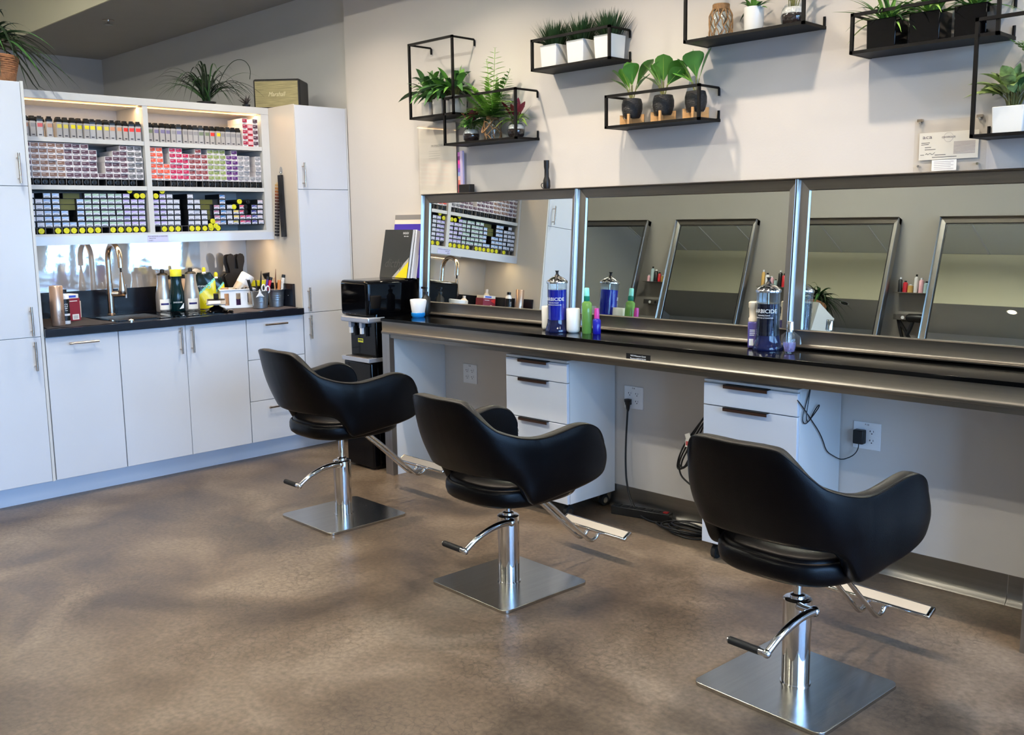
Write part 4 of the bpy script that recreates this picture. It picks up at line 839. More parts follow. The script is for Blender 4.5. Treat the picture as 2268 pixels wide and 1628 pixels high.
# ------------------------------------------------------------------ items along the desk and mirror ledge
ZD = .9052
def jar(x, y, az, label, liq, liqm):
    t = thing('disinfectant_jar', label, 'jar', (x, y, ZD), group='disinfectant jars on the styling desk'); r = .048
    b = MB(); b.lathe([(.001, .0), (.060, .0), (.062, .008), (.056, .020), (r+.001, .045), (r, .06)], mat('dark_blue_glass', (12, 20, 60), .08, spec=.7), n=32, cap=False); b.build('base', t)
    b = MB(); b.lathe([(r, .058), (r, .232), (r+.002, .236), (r-.002, .238), (r-.003, .232), (r-.003, .06)], glass, n=32, cap=False); b.build('glass', t)
    b = MB(); b.lathe([(.001, .05), (r-.0035, .05), (r-.0035, liq), (.001, liq)], liqm, n=32, cap=False); b.build('liquid', t)
    b = MB(); b.lathe([(.001, .062), (r-.01, .062), (r-.01, .069), (.001, .069)], mat('turquoise_disc', (60, 200, 226), .4), n=24); b.lathe([(.003, .069), (.003, .25)], chrome, n=8); b.build('basket', t)
    b = MB(); b.lathe([(r+.003, .236), (r+.004, .242), (r+.002, .247), (.03, .262), (.014, .270), (.004, .272)], chrome, n=32); b.build('lid', t)
    b = MB(); b.lathe([(.014, .270), (.010, .274), (.006, .282), (.007, .291), (.011, .296), (.001, .297)], black, n=16); b.build('knob', t)
    def ring(body, z, size, m_, a0):
        import bpy as _b
        cu = _b.data.curves.new('l', 'FONT'); cu.body = body; cu.size = size; cu.align_x = 'CENTER'; cu.align_y = 'CENTER'; cu.resolution_u = 2
        tt = _b.data.objects.new('l', cu); COL.objects.link(tt); me = _b.data.meshes.new_from_object(tt.evaluated_get(_b.context.evaluated_depsgraph_get())); _b.data.objects.remove(tt)
        for v in me.vertices:
            a_ = a0+v.co.x/(r+.0006); v.co = Vector(((r+.0006)*math.cos(a_), (r+.0006)*math.sin(a_), z+v.co.y))
        me.materials.clear(); me.materials.append(m_); o = _b.data.objects.new('lettering', me); COL.objects.link(o); o.parent = t
    ring('BARBICIDE', .160, .023, inkW, az); ring('DISINFECTANT', .143, .008, inkW, az); ring('GERMICIDE & FUNGICIDE', .133, .007, inkW, az)
    return t
jar(2.067, -.278, -1.25, 'tall glass jar of bright blue disinfectant standing between two white tumblers', .205, mat('blue_liquid', (10, 24, 170), .05, trans=.15, ior=1.33))
jar(3.180, -.215, -1.42, 'tall glass jar of dark navy disinfectant beside the purple can', .19, mat('navy_liquid', (3, 8, 34), .05, trans=.1, ior=1.33))
for x, y, l_ in ((2.155, -.262, 'white ceramic tumbler right of the bright blue jar'), (1.975, -.245, 'white ceramic tumbler left of the bright blue jar')):
    t = thing('tumbler', l_, 'tumbler', (x, y, ZD), group='white tumblers'); b = MB(); b.lathe([(.001, 0), (.024, 0), (.031, .007), (.0325, .016), (.033, .114), (.031, .117), (.001, .1175)], white, n=28); b.build('body', t)
lbottle([(.022, 0), (.024, .004), (.025, .10), (.024, .145), (.013, .155)], mat('green_clear', (122, 176, 88), .08, trans=.4), (2.232, -.250, ZD), 'spray_bottle', 'slim green spray bottle right of the white tumbler', parts=(('collar', [(.013, .155), (.0145, .158), (.0145, .178), (.009, .182)], mat('teal_plastic', (20, 120, 96), .3)), ('cap', [(.0125, .180), (.0115, .215), (.008, .218), (.001, .2185)], mat('mint_plastic', (130, 214, 200), .3))))
lbottle([(.018, 0), (.0195, .004), (.0195, .066), (.012, .074)], mat('cobalt', (24, 26, 150), .15), (2.283, -.238, ZD), 'spray_bottle', 'small cobalt blue bottle with pink cap right of the green bottle', parts=(('cap', [(.0125, .074), (.0125, .1), (.0105, .122), (.001, .123)], mat('magenta_plastic', (196, 60, 150), .25)),))
t = thing('hair_product_can', 'purple square can with tall cream cap left of the navy jar', 'can', (3.112, -.212, ZD), .35); b = MB(); b.box((-.021, -.021, 0), (.021, .021, .112), mat('purple_can', (84, 76, 140), .35)); b.build('body', t, bevel=.006)
b = MB(); b.lathe([(.021, .112), (.021, .125), (.018, .13), (.019, .165), (.022, .17), (.022, .19), (.017, .194), (.001, .194)], mat('cream_cap', (226, 214, 192), .4), n=24); b.build('cap', t)
b = MB()
for z in (.075, .068, .061, .054): b.box((-.012, -.0217, z), (.008+.002*(z > .06), -.0212, z+.003), inkW)
b.box((-.014, -.0217, .012), (.004, -.0212, .04), inkW); b.build('print', t)
t = thing('perfume_bottle', 'small clear glass mist bottle with chrome cap right of the navy jar', 'bottle', (3.300, -.250, ZD)); b = MB(); b.lathe([(.016, 0), (.021, .004), (.027, .03), (.027, .055), (.018, .076), (.011, .08), (.01, .084)], glass, n=24, cap=False); b.build('glass', t)
b = MB(); b.lathe([(.001, .006), (.019, .006), (.0245, .032), (.0245, .042), (.001, .042)], mat('lilac_liquid', (190, 180, 232), .05, trans=.7, ior=1.33), n=20, cap=False); b.build('liquid', t)
b = MB(); b.lathe([(.0145, .084), (.0145, .125), (.013, .128), (.001, .128)], chrome, n=20); b.lathe([(.0015, .012), (.0015, .084)], whiteP, n=6); b.build('cap', t)
t = thing('soap_cup', 'white square sided cup with bright blue base at the left desk end', 'cup', (.948, -.235, ZD), -.2)
b = MB(); b.lathe([(.038, .022), (.050, .095), (.047, .100), (.001, .100)], whiteP, n=8, R=Matrix.Rotation(.04, 3, 'Y')); b.build('body', t); b = MB(); b.lathe([(.033, 0), (.039, .008), (.040, .024), (.038, .026)], mat('bright_blue', (30, 140, 220), .3), n=24); b.build('base', t)
t = thing('pump_bottle', 'black pump bottle behind the white and blue cup', 'bottle', (.905, -.14, ZD)); b = MB(); b.lathe([(.024, 0), (.026, .004), (.026, .10), (.012, .115), (.012, .125)], black, n=20); b.build('body', t)
b = MB(); b.lathe([(.014, .122), (.014, .136), (.005, .138), (.005, .155)], black, n=14); b.box((-.034, -.006, .153), (.010, .006, .164), black); b.build('pump', t)
# on the mirror ledge: acrylic sign, swatch strip, small box, clippers
ZL = 1.599
t = thing('acrylic_sign', 'tall clear acrylic panel leaning on the wall above the first mirror', 'sign', (.735, -.03, ZL)); b = MB(); b.box((0, 0, 0), (.335, .006, .405), acryl); b.build('panel', t)
b = MB(); b.box((.004, .0065, .004), (.331, .0075, .395), mat('pale_print', (226, 222, 216), .6)); g = b.build('sheet', t)
text('PROMASTERS', .018, FY((.175, -.0006, .275)), mat('grey_print', (150, 146, 140)), g)
b = MB()
for k in range(4): b.box((.10, -.0008, .245-.013*k), (.20, -.0004, .2462-.013*k), mat('grey_print', (150, 146, 140)))
b.build('print_lines', g)
t = thing('swatch_strip', 'narrow rainbow colour strip standing right of the acrylic panel', 'swatch', (1.085, -.03, ZL)); 
cols_ = [(236, 90, 110), (244, 140, 120), (240, 190, 180), (150, 170, 220), (120, 90, 190), (170, 70, 180), (220, 70, 150), (120, 50, 120), (200, 120, 200)]
b = MB()
for k, c in enumerate(cols_): b.box((0, 0, .03+k*.022), (.018, .010, .03+(k+1)*.022), mat('sw_%d' % k, c, .5))
b.box((0, 0, 0), (.018, .010, .03), mat('sw_0', cols_[0])); b.build('colour_bands', t); b = MB(); b.box((.018, 0, 0), (.040, .012, .235), mat('lilac_card', (214, 196, 226), .5)); b.build('card', t)
t = thing('small_box', 'small black box on the mirror ledge under the wire shelves', 'box', (1.160, -.035, ZL)); b = MB(); b.box((-.045, -.02, 0), (.045, .02, .048), black); b.build('box', t, bevel=.003)
t = thing('hair_clipper', 'slim black trimmer standing upright on the mirror ledge', 'clipper', (1.775, -.035, ZL)); b = MB(); b.lathe([(.015, 0), (.019, .015), (.0185, .045), (.012, .065), (.0115, .10), (.014, .115), (.0145, .148), (.001, .149)], black, n=20); b.build('body', t)
b = MB(); b.tube([(-.015, -.006, .004), (-.03, -.006, .012), (-.034, -.006, .026), (-.024, -.006, .034), (-.016, -.006, .03)], .0022, black, n=6, smoothpts=1); b.build('loop', t)
# certificate
t = thing('certificate_holder', 'clear acrylic holder screwed to the wall above the large mirror', 'frame', (3.665, -.012, 1.604)); b = MB(); b.box((0, 0, 0), (.262, .004, .19), acryl); b.build('panel', t); b = MB()
for x in (.02, .235):
    for z in (.022, .182): b.cyl((x, -.006, z), (x, .011, z), .0045, chrome, n=12)
    b.box((x-.012, -.003, .186), (x+.008, .011, .196), nickel)
b.build('screws', t)
t = thing('certificate', 'white certificate printed with small text inside the acrylic holder', 'paper', (3.682, -.0075, 1.648)); b = MB(); b.box((0, 0, 0), (.216, .0005, .100), paper); p_ = b.build('sheet', t)
text('aca', .02, FY((.03, -.0004, .084)), mat('grey_ink', (110, 100, 108)), p_, sx=1.4); text('CERTIFICATE', .0085, FY((.108, -.0004, .080)), mat('grey_ink', (110, 100, 108)), p_)
b = MB(); gi = mat('light_ink', (176, 166, 170)); 
for k in range(11): b.box((.128, -.0004, .018+k*.0042), (.205, -.0001, .0202+k*.0042), gi)
for x0, x1, z in ((.008, .04, .062), (.008, .036, .056), (.022, .045, .045), (.022, .062, .037), (.006, .02, .018), (.06, .1, .016), (.05, .14, .008)): b.box((x0, -.0004, z), (x1, -.0001, z+.0018), ink)
b.tube([(.025, -.0008, .02), (.03, -.0008, .026), (.034, -.0008, .018), (.042, -.0008, .026), (.05, -.0008, .018), (.06, -.0008, .027)], .0006, ink, n=4, smoothpts=1); b.tube([(.108+.017*math.cos(a), -.0006, .08+.017*math.sin(a)) for a in [2*PI*j/24 for j in range(24)]], .0004, gi, n=4, closed=True); b.build('print', p_)
t = thing('notice_slip', 'small white paper slip below the certificate', 'paper', (3.735, -.0125, 1.606)); b = MB(); b.box((0, -.001, 0), (.09, -.0005, .040), paper); p_ = b.build('sheet', t); b = MB()
for k in range(5): b.box((.008, -.0014, .006+k*.0065), (.08-.01*(k % 2), -.0011, .0078+k*.0065), gi)
b.build('print', p_)
# ------------------------------------------------------------------ outlets, cords, power strip
def outlet(x, z, label):
    t = thing('wall_outlet', label, 'outlet', (x, 0, z), group='four socket outlet plates under the desk'); b = MB(); b.box((-.058, -.006, -.056), (.058, -.0005, .056), whiteP); b.build('cover_plate', t, bevel=.002)
    for sx_ in (-.022, .022):
        for sz in (-.019, .019):
            b = MB(); pts = [(.0155*math.cos(a), max(-.0135, min(.0135, .017*math.sin(a)))) for a in [2*PI*j/24 for j in range(24)]]; R = Matrix(((1, 0, 0), (0, 0, 1), (0, 1, 0)))
            b.prism([(p[0]+sx_, p[1]+sz) for p in pts], (-.0075, -.006), whiteP, R)
            b.box((sx_-.008, -.008, sz-.001), (sx_-.0055, -.0074, sz+.006), ink); b.box((sx_-.010, -.008, sz+.001), (sx_-.008, -.0074, sz+.0035), ink); b.box((sx_+.0055, -.008, sz-.001), (sx_+.0075, -.0074, sz+.006), ink); b.cyl((sx_, -.008, sz-.0075), (sx_, -.0074, sz-.0075), .0028, ink, n=8); b.build('socket', t)
    text('P-18', .0095, FY((0, -.0064, .046)), ink, t)
outlet(1.123, .566, 'white outlet plate left of the white drawer trolley, nothing plugged in'); outlet(2.322, .570, 'white outlet plate with a black round plug and cord'); outlet(3.520, .557, 'white outlet plate with a square black adapter plugged in')
b = MB(); b.lathe([(.019, 0), (.018, -.012), (.012, -.022), (.009, -.045), (.005, -.06)], black, (2.300, -.022, .562), 16, Matrix.Rotation(.0, 3, 'X'))
b.box((2.288, -.03, .535), (2.312, -.008, .562), black)
b.tube([(2.300, -.024, .51), (2.300, -.028, .46), (2.297, -.034, .35), (2.300, -.040, .24), (2.315, -.050, .14), (2.37, -.075, .05), (2.45, -.10, .008), (2.53, -.12, .007), (2.62, -.11, .007), (2.66, -.06, .008), (2.60, -.045, .012), (2.57, -.046, .02)], .0048, black, smoothpts=3)
tag(b.build('extension_cable', loc=(2.3, -.024, .51), world=True), 'black power cord dropping from the middle outlet to the floor', 'cord')
t = thing('power_strip', 'long black power strip on the floor against the steel baseboard', 'power strip', (2.43, -.075, 0), .21); b = MB(); b.box((-.155, -.028, 0), (.155, .022, .042), black); b.build('housing', t, bevel=.003)
for k in range(6): b = MB(); b.box((-.14+k*.042, -.018, .042), (-.112+k*.042, .012, .0445), rubber); b.build('socket', t)
b = MB(); b.box((.118, -.014, .042), (.142, .008, .046), mat('red_switch', (150, 24, 24), .3)); b.build('switch', t)
b = MB(); R = random.Random(9)
for k in range(6):
    cx, cy = 2.76+R.uniform(-.05, .04), -.135+R.uniform(-.02, .02); rx, ry = R.uniform(.09, .15), R.uniform(.04, .065)
    b.tube([(cx+rx*math.cos(a), cy+ry*math.sin(a), .007+k*.006+.004*math.sin(2*a+k)) for a in [2*PI*j/28 for j in range(28)]], .0045, black, closed=True)
tag(b.build('cable_coil', loc=(2.76, -.13, .003), world=True), 'tangled coil of black cable on the floor beside the trolley', 'cable')
b = MB()
for dx, dr in ((0, 0), (.012, .01), (-.01, .02)):
    b.tube([(2.95+dx, -.12, .68), (2.87+dx, -.10, .62), (2.80+dx, -.095, .56-dr), (2.745+dx, -.095, .47), (2.70+dx*1.5, -.095, .40), (2.665+dx, -.095, .33), (2.66+dx, -.095, .30-dr), (2.69, -.095, .295), (2.725+dx, -.095, .34), (2.75, -.095, .42), (2.80, -.095, .52)], .0042, black, smoothpts=3)
b.tube([(2.66, -.095, .31), (2.668, -.095, .26), (2.70, -.095, .235), (2.78, -.10, .20), (2.85, -.10, .17), (2.92, -.12, .12), (2.93, -.14, .02)], .0042, black, smoothpts=3)
c = b.build('cord_bundle', loc=(2.80, -.1, .5), world=True); tag(c, 'looped black dryer cord hanging beside the trolley of the nearest chair', 'cord')
b = MB(); b.box((-.012, -.002, -.03), (.016, .0, .0), paper, Matrix.Rotation(-.4, 3, 'Y')); b.box((-.006, -.003, -.062), (.016, -.001, -.028), paper); b.box((-.003, -.0036, -.055), (.013, -.0031, -.035), mat('red_print', (200, 90, 90), .5)); w_ = b.build('warning_tag', c); w_.location = (-.085, -.012, -.035)
t = thing('adapter', 'square black plug adapter in the right outlet', 'adapter', (3.498, -.0085, .545)); b = MB(); b.box((-.022, -.032, -.02), (.022, 0, .038), black); b.build('body', t, bevel=.004); b = MB(); W0 = Vector((3.498, -.0085, .545))
def wp(L): return [Vector(p)-W0 for p in L]
b.tube(wp([(3.498, -.03, .525), (3.499, -.03, .510), (3.487, -.03, .482), (3.459, -.028, .460), (3.424, -.03, .445), (3.416, -.08, .470), (3.416, -.142, .500), (3.416, -.175, .555), (3.416, -.215, .600), (3.416, -.261, .640), (3.416, -.317, .690), (3.416, -.365, .730), (3.414, -.383, .745)]), .0022, black, n=6, smoothpts=2)
b.tube(wp([(3.416, -.290, .80), (3.416, -.294, .766), (3.416, -.319, .721), (3.416, -.345, .672), (3.416, -.335, .645), (3.418, -.310, .642), (3.418, -.263, .667), (3.419, -.222, .692), (3.419, -.215, .705), (3.420, -.235, .700), (3.420, -.264, .680), (3.420, -.30, .645), (3.420, -.325, .66), (3.420, -.31, .72), (3.419, -.286, .80)]), .0022, black, n=6, smoothpts=2); b.build('cord', t)
# ------------------------------------------------------------------ water dispenser with books on top
t = thing('water_dispenser', 'glossy black water dispenser between the tall cabinet and the styling desk', 'water dispenser', (.605, -.25, 0))
X0, X1 = -.135, .132
b = MB(); b.box((X0+.012, -.13, 0), (X1, .20, 1.09), blackG); b.box((X0, -.175, .01), (X1, -.12, .64), blackG); b.build('body', t, bevel=.012, bseg=3)
b = MB(); b.box((X0-.002, -.185, .905), (X1+.002, .20, 1.113), blackG); b.build('head', t, bevel=.022, bseg=4)
b = MB(); b.box((X0-.003, -.188, .868), (X1+.003, -.06, .903), mat('silver_plastic', (186, 190, 200), .25, .6)); b.build('front_trim', t, bevel=.01, bseg=3)
b = MB(); b.box((X0, -.188, .640), (X1+.002, -.07, .664), mat('silver_plastic', (186, 190, 200), .25, .6)); b.box((X0+.03, -.18, .664), (X1-.03, -.135, .667), steel); b.build('drip_tray', t, bevel=.006)
for x in (-.075, .03):
    b = MB(); b.box((x-.012, -.165, .835), (x+.012, -.14, .868), mat('silver_plastic', (186, 190, 200), .25, .6)); b.box((x-.009, -.163, .80), (x+.009, -.147, .838), whiteP); b.box((x-.011, -.145, .785), (x+.022, -.129, .84), black); b.build('tap', t)
b = MB(); b.box((-.045, -.1315, .745), (.005, -.1302, .768), mat('yellow_sticker', (206, 206, 60), .5)); b.box((-.04, -.132, .755), (0, -.1316, .763), ink); b.build('sticker', t)
for k in range(3): b = MB(); b.box((-.09+k*.05, -.1865, .918), (-.084+k*.05, -.1852, .9195), mat('faint_led', (120, 130, 160), .4)); b.build('indicator', t)
ZB = 1.1135
def book(name, label, x, y, w, h, th, lean, m, pm=None, extra=None):
    t = thing(name, label, 'book', (x, y, ZB)); R = Matrix.Rotation(-lean, 3, 'X'); c_ = MB()
    c_.box((0, 0, 0), (w, .002, h), m, R); c_.box((0, th-.002, 0), (w, th, h), m, R); c_.box((0, .002, 0), (.003, th-.002, h), m, R); c_.build('cover', t)
    p_ = MB(); p_.box((.003, .0021, .003), (w-.003, th-.0021, h-.003), pm or paper, R); p_.build('pages', t)
    if extra: extra(t, R)
    return t
def ex(t, R):
    b = MB(); b.add([R @ Vector(v) for v in ((.262, -.0006, .002), (.262, -.0006, .10), (.15, -.0006, .002))], [(0, 1, 2)], mat('yellow_print', (236, 206, 20), .45)); b.add([R @ Vector(v) for v in ((.262, -.0005, .10), (.262, -.0005, .125), (.122, -.0005, .002), (.15, -.0005, .002))], [(0, 1, 2, 3)], mat('silver_print', (170, 168, 160), .4)); b.build('cover_art', t)
    M = R.to_4x4() @ FY((.125, -.0008, .085)); text('dicthy', .075, M, mat('faint_script', (74, 74, 70), .5), t, shear=.3)
    text('INDEX', .018, R.to_4x4() @ FY((.205, -.0008, .268)), inkW, t); text('hair color', .011, R.to_4x4() @ FY((.212, -.0008, .25)), inkW, t)
book('colour_book', 'large dark cover book with yellow corner leaning on the wall above the dispenser', .475, -.145, .265, .29, .022, .20, mat('dark_cover', (44, 46, 44), .35), None, ex)
book('thick_book', 'thick white paged book just behind the dark cover book', .485, -.118, .27, .288, .034, .18, mat('pale_cover', (214, 220, 232), .35))
book('purple_book', 'purple book behind the thick white paged book', .50, -.080, .275, .32, .018, .14, mat('purple_cover', (58, 40, 150), .35))
book('poster_book', 'cream cover book with grey top band, tallest behind the others', .49, -.058, .25, .375, .014, .10, mat('cream_cover', (226, 214, 198), .5), None, lambda t, R: [MB().box((.002, -.0008, .345), (.25, -.0002, .374), mat('grey_band', (128, 124, 122), .5), R).build('band', t)])
book('purple_book', 'second purple book standing closest to the mirror frame', .60, -.040, .20, .36, .016, .06, mat('deep_purple_cover', (44, 26, 110), .35))
# ------------------------------------------------------------------ worktop items
ZW = .9182
def cloth(name, label, x0, x1, y0, y1, col, seed):
    R = random.Random(seed); b = MB(); nx, ny = 14, 22; vs = []
    for i in range(nx+1):
        for j in range(ny+1):
            x = x0+(x1-x0)*i/nx; y = y0+(y1-y0)*j/ny; vs.append((x+.006*math.sin(j*.9+seed)*(i == nx), y+.008*math.sin(i*.7)*(j in (0, ny)), ZW+.0026+.0012*math.sin(i*1.1+seed)*math.cos(j*.8)))
    n = len(vs); vs += [(x, y, z-.0018) for x, y, z in vs]; fs = []
    for i in range(nx):
        for j in range(ny): k = i*(ny+1)+j; fs += [(k, k+ny+1, k+ny+2, k+1), (n+k+1, n+k+ny+2, n+k+ny+1, n+k)]
    ring = [j for j in range(ny+1)]+[i*(ny+1)+ny for i in range(1, nx+1)]+[nx*(ny+1)+j for j in range(ny-1, -1, -1)]+[i*(ny+1) for i in range(nx-1, 0, -1)]
    fs += [(ring[k], ring[(k+1) % len(ring)], n+ring[(k+1) % len(ring)], n+ring[k]) for k in range(len(ring))]
    b.add(vs, fs, mat(name+'_terry_%d' % seed, col, .95, bump=.6, bscale=500, var=.1, vscale=60), True); tag(b.build(name, loc=((x0+x1)/2, (y0+y1)/2, ZW), world=True), label, 'towel')
cloth('towel', 'dark grey towel spread on the worktop left of the sink', -.60, -.02, -1.925, -1.56, (52, 50, 56), 1)
cloth('towel', 'taupe grey towel spread on the worktop right of the sink', -.63, -.01, -.86, -.42, (92, 84, 86), 2)
ZT = ZW+.0045
t = thing('hair_product_can', 'bronze metal can at the left end of the worktop', 'can', (-.115, -1.835, ZT)); b = MB(); b.lathe([(.033, 0), (.034, .003), (.034, .208), (.031, .212), (.001, .2125)], mat('bronze_metal', (196, 168, 150), .3, .75), n=28); b.build('body', t)
text('OLAPLEX', .013, Matrix.Translation((.0345, -.004, .055)) @ FX((0, 0, 0)) @ Matrix.Rotation(PI/2, 4, 'Z'), mat('bronze_ink', (110, 86, 70), .5), t); text('EVO HAIR', .013, Matrix.Translation((.0345, .010, .055)) @ FX((0, 0, 0)) @ Matrix.Rotation(PI/2, 4, 'Z'), mat('bronze_ink', (110, 86, 70), .5), t)
t = thing('hair_product_can', 'white can with black label beside the bronze can', 'can', (-.175, -1.775, ZT)); b = MB(); b.lathe([(.024, 0), (.025, .003), (.025, .15), (.014, .162), (.014, .168)], whiteP, n=24); b.build('body', t); b = MB(); b.lathe([(.0253, .018), (.0253, .045)], black, n=24, cap=False); b.lathe([(.0253, .056), (.0253, .135)], black, n=24, cap=False); b.build('label_band', t); b = MB(); b.lathe([(.016, .166), (.016, .186), (.001, .187)], black, n=16); b.build('cap', t)
text('1922', .022, Matrix.Translation((.0258, 0, .09)) @ FX((0, 0, 0)) @ Matrix.Rotation(PI/2, 4, 'Z'), inkW, t)
t = thing('carton', 'dark red glove carton with white round mark behind the white can', 'box', (-.36, -1.705, ZT), .15); b = MB(); b.box((-.05, -.06, 0), (.05, .06, .125), mat('dark_red_carton', (134, 34, 50), .4)); b.build('box', t)
b = MB(); b.box((.05, .012, .006), (.0506, .05, .036), paper); b.cyl((.05, -.02, .055), (.0507, -.02, .055), .017, paper, n=20); b.box((.05, -.0, .108), (.0506, .045, .112), paper); b.add([(.0508, -.055, .125), (.0508, -.01, .108), (.0508, -.055, .085)], [(0, 1, 2)], mat('bright_red', (220, 50, 50), .4))
for k in range(7): b.box((.0507, .018+k*.004, .010), (.0509, .0195+k*.004, .030), ink)
b.build('print', t)
t = thing('carton', 'blue and white glove carton lying on the dark red carton', 'box', (-.36, -1.705, ZT+.1255), .15); b = MB(); b.box((-.048, -.058, 0), (.048, .055, .022), paper); b.build('box', t); b = MB(); b.box((.048, -.02, .004), (.0486, .04, .016), mat('blue_print', (60, 90, 200), .4)); b.build('print', t)
for x, y, h_, l_, cap_ in ((-.52, -1.86, .20, 'white bottle at the back left corner of the worktop', whiteP), (-.50, -1.60, .13, 'small white tub behind the sink', whiteP)):
    lbottle([(.033, 0), (.034, h_*.7), (.012, h_*.85)], mat('cloudy_white', (226, 222, 214), .3), (x, y, ZW+.006), 'product_bottle', l_, parts=(('cap', [(.012, h_*.85), (.012, h_), (.001, h_)], cap_),))
def waisted(x, y, s, label, body, cap, capm, strip, lbl):
    t = thing('developer_bottle', label, 'bottle', (x, y, ZT+.0005)); P_ = [(.040, 0), (.042, .004), (.042, .075), (.040, .10), (.033, .135), (.0285, .165), (.029, .19), (.030, .20)]
    b = MB(); b.lathe([(r*s, z*s) for r, z in P_], body, n=32); b.build('body', t)
    b = MB(); b.lathe([(r*s, z*s) for r, z in cap], capm, n=24); b.build('cap', t)
    if strip:
        b = MB(); n = 10; vs = []; a0, a1 = -.95, .35
        for z in (.010, .068): vs += [((.0426*s)*math.cos(a0+(a1-a0)*k/n), (.0426*s)*math.sin(a0+(a1-a0)*k/n), z*s) for k in range(n+1)]
        b.add(vs, [(k, k+1, n+2+k, n+1+k) for k in range(n)], paper, True); vs = []
        for z in (.036, .046): vs += [((.0430*s)*math.cos(a0+.15+(a1-a0-.3)*k/n), (.0430*s)*math.sin(a0+.15+(a1-a0-.3)*k/n), z*s) for k in range(n+1)]
        b.add(vs, [(k, k+1, n+2+k, n+1+k) for k in range(n)], mat('navy_print', (40, 30, 100), .4), True); b.build('label', t)
    else:
        text('SHIDEWE', .0125, Matrix.Rotation(-.35, 4, 'Z') @ FX((.0430*s, -.002, .055)), inkW, t); b = MB(); b.add([Matrix.Rotation(-.1, 3, 'Z') @ Vector(v) for v in ((.0432*s, -.006, .014), (.041*s, .022, .018), (.040*s, .024, .05))], [(0, 1, 2)], inkW); b.build('logo', t)
    return t
silver = mat('satin_silver', (196, 192, 188), .3, .7)
NC = [(.030, .20), (.027, .208), (.012, .214), (.012, .222), (.010, .232), (.001, .233)]
waisted(-.47, -1.078, 1.1, 'silver waisted bottle with white label, left of the dark green bottle', silver, NC, black, True, None)
waisted(-.41, -1.02, 1.08, 'dark green waisted bottle with wide yellow cap on the worktop', mat('dark_green_gloss', (6, 34, 38), .12), [(.0315, .196), (.032, .198), (.032, .232), (.030, .235), (.001, .236)], mat('lime_yellow', (222, 222, 60), .4), False, None)
waisted(-.375, -.943, 1.12, 'silver waisted bottle with white label, right of the dark green bottle', silver, NC, black, True, None)
for x, y, c, l_ in ((-.55, -.99, (180, 170, 160), 'beige bottle behind the dark green bottle'), (-.56, -.90, (200, 180, 165), 'pale bottle behind the right silver bottle')):
    lbottle([(.034, 0), (.035, .004), (.035, .15), (.014, .18), (.014, .19)], mat('rear_bottle_%d' % c[0], c, .35), (x, y, ZW+.0055), 'product_bottle', l_, parts=(('cap', [(.015, .188), (.015, .212), (.001, .213)], blk),))
def pouch(x, y, rz, w, h, label, big):
    t = thing('bleach_pouch', label, 'pouch', (x, y, ZT+.001), rz); N_, M_ = 24, 30; vs = []
    for s_ in (1, -1):
        for j in range(M_+1):
            v = j/M_; hw = w/2*(.92+.08*math.sin(PI*v))*(1 if v < .8 else 1-(v-.8)*1.9); th = .024*(1-v)**.6*(1)+.0015
            for i in range(N_+1): u = -1+2*i/N_; vs.append((s_*th*(1-u*u)**.5*(.7+.3*math.sin(v*9+u*3)*.5), hw*u, h*v))
    K = (N_+1)*(M_+1); fs = []; 
    for s_ in range(2):
        for j in range(M_):
            for i in range(N_): k = s_*K+j*(N_+1)+i; q_ = (k, k+1, k+N_+2, k+N_+1); fs.append(q_ if s_ == 0 else q_[::-1])
    b = MB(); bm_ = mat('pouch_dark', (14, 28, 26), .15); ym = mat('pouch_yellow', (214, 206, 30), .2); tm = mat('pouch_teal', (120, 200, 180), .25)
    for (q_) in fs:
        c = sum((Vector(vs[a]) for a in q_), Vector())/4; d_ = c.z/h-(.32+.55*(c.y/w+.5)); b_m = bm_ if d_ > 0 or c.x < 0 else tm if d_ > -.07 else ym
        b.v += []; i = b.mid(b_m); b.f.append(q_); b.mi.append(i); b.sm.append(True)
    b.v = vs; b.build('bag', t)
    b = MB(); b.lathe([(.013, h-.006), (.011, h+.002), (.011, h+.005)], whiteP, n=14); b.lathe([(.0115, h+.005), (.012, h+.02), (.009, h+.030), (.001, h+.033)], yel, n=14); b.build('spout', t)
    if big: text('SHIDEWE', .016, FX((.016, -.022, h*.62)), inkW, t); text('3', .05, FX((.014, .028, h*.62)), mat('teal_ink', (150, 220, 210), .4), t)
    return t
pouch(-.42, -.83, -.45, .135, .225, 'dark and yellow spouted powder pouch, left and taller of the two', True)
pouch(-.43, -.745, -.35, .10, .19, 'dark and yellow spouted powder pouch, right and smaller of the two', False)
t = thing('kitchen_scale', 'black and silver scale with round tray and sloping keypad on the towel', 'scale', (-.15, -.90, ZT), -.5)
b = MB(); b.lathe([(.062, 0), (.066, .006), (.05, .022), (.02, .034), (.012, .045)], blackG, n=32); b.build('base', t); b = MB(); b.lathe([(.012, .045), (.06, .050), (.062, .053), (.001, .053)], steel, n=32); b.build('tray', t)
b = MB(); Rr = Matrix.Rotation(.30, 3, 'Y'); b.box((-.045, -.055, .060), (.045, .055, .066), mat('silver_plastic', (186, 190, 200), .25, .6), Rr); b.box((-.043, -.05, .066), (-.018, .05, .0675), black, Rr); b.box((-.012, -.045, .066), (.035, .025, .0672), whiteP, Rr)
b.box((-.05, -.014, .05), (-.038, .014, .10), black, Rr); b.build('keypad', t)
b = MB(); b.lathe([(.001, .0), (.035, .001), (.04, .008), (.03, .016), (.001, .018)], blackG, (.07, .075, 0), 24, sq=.6); b.build('dish', t)
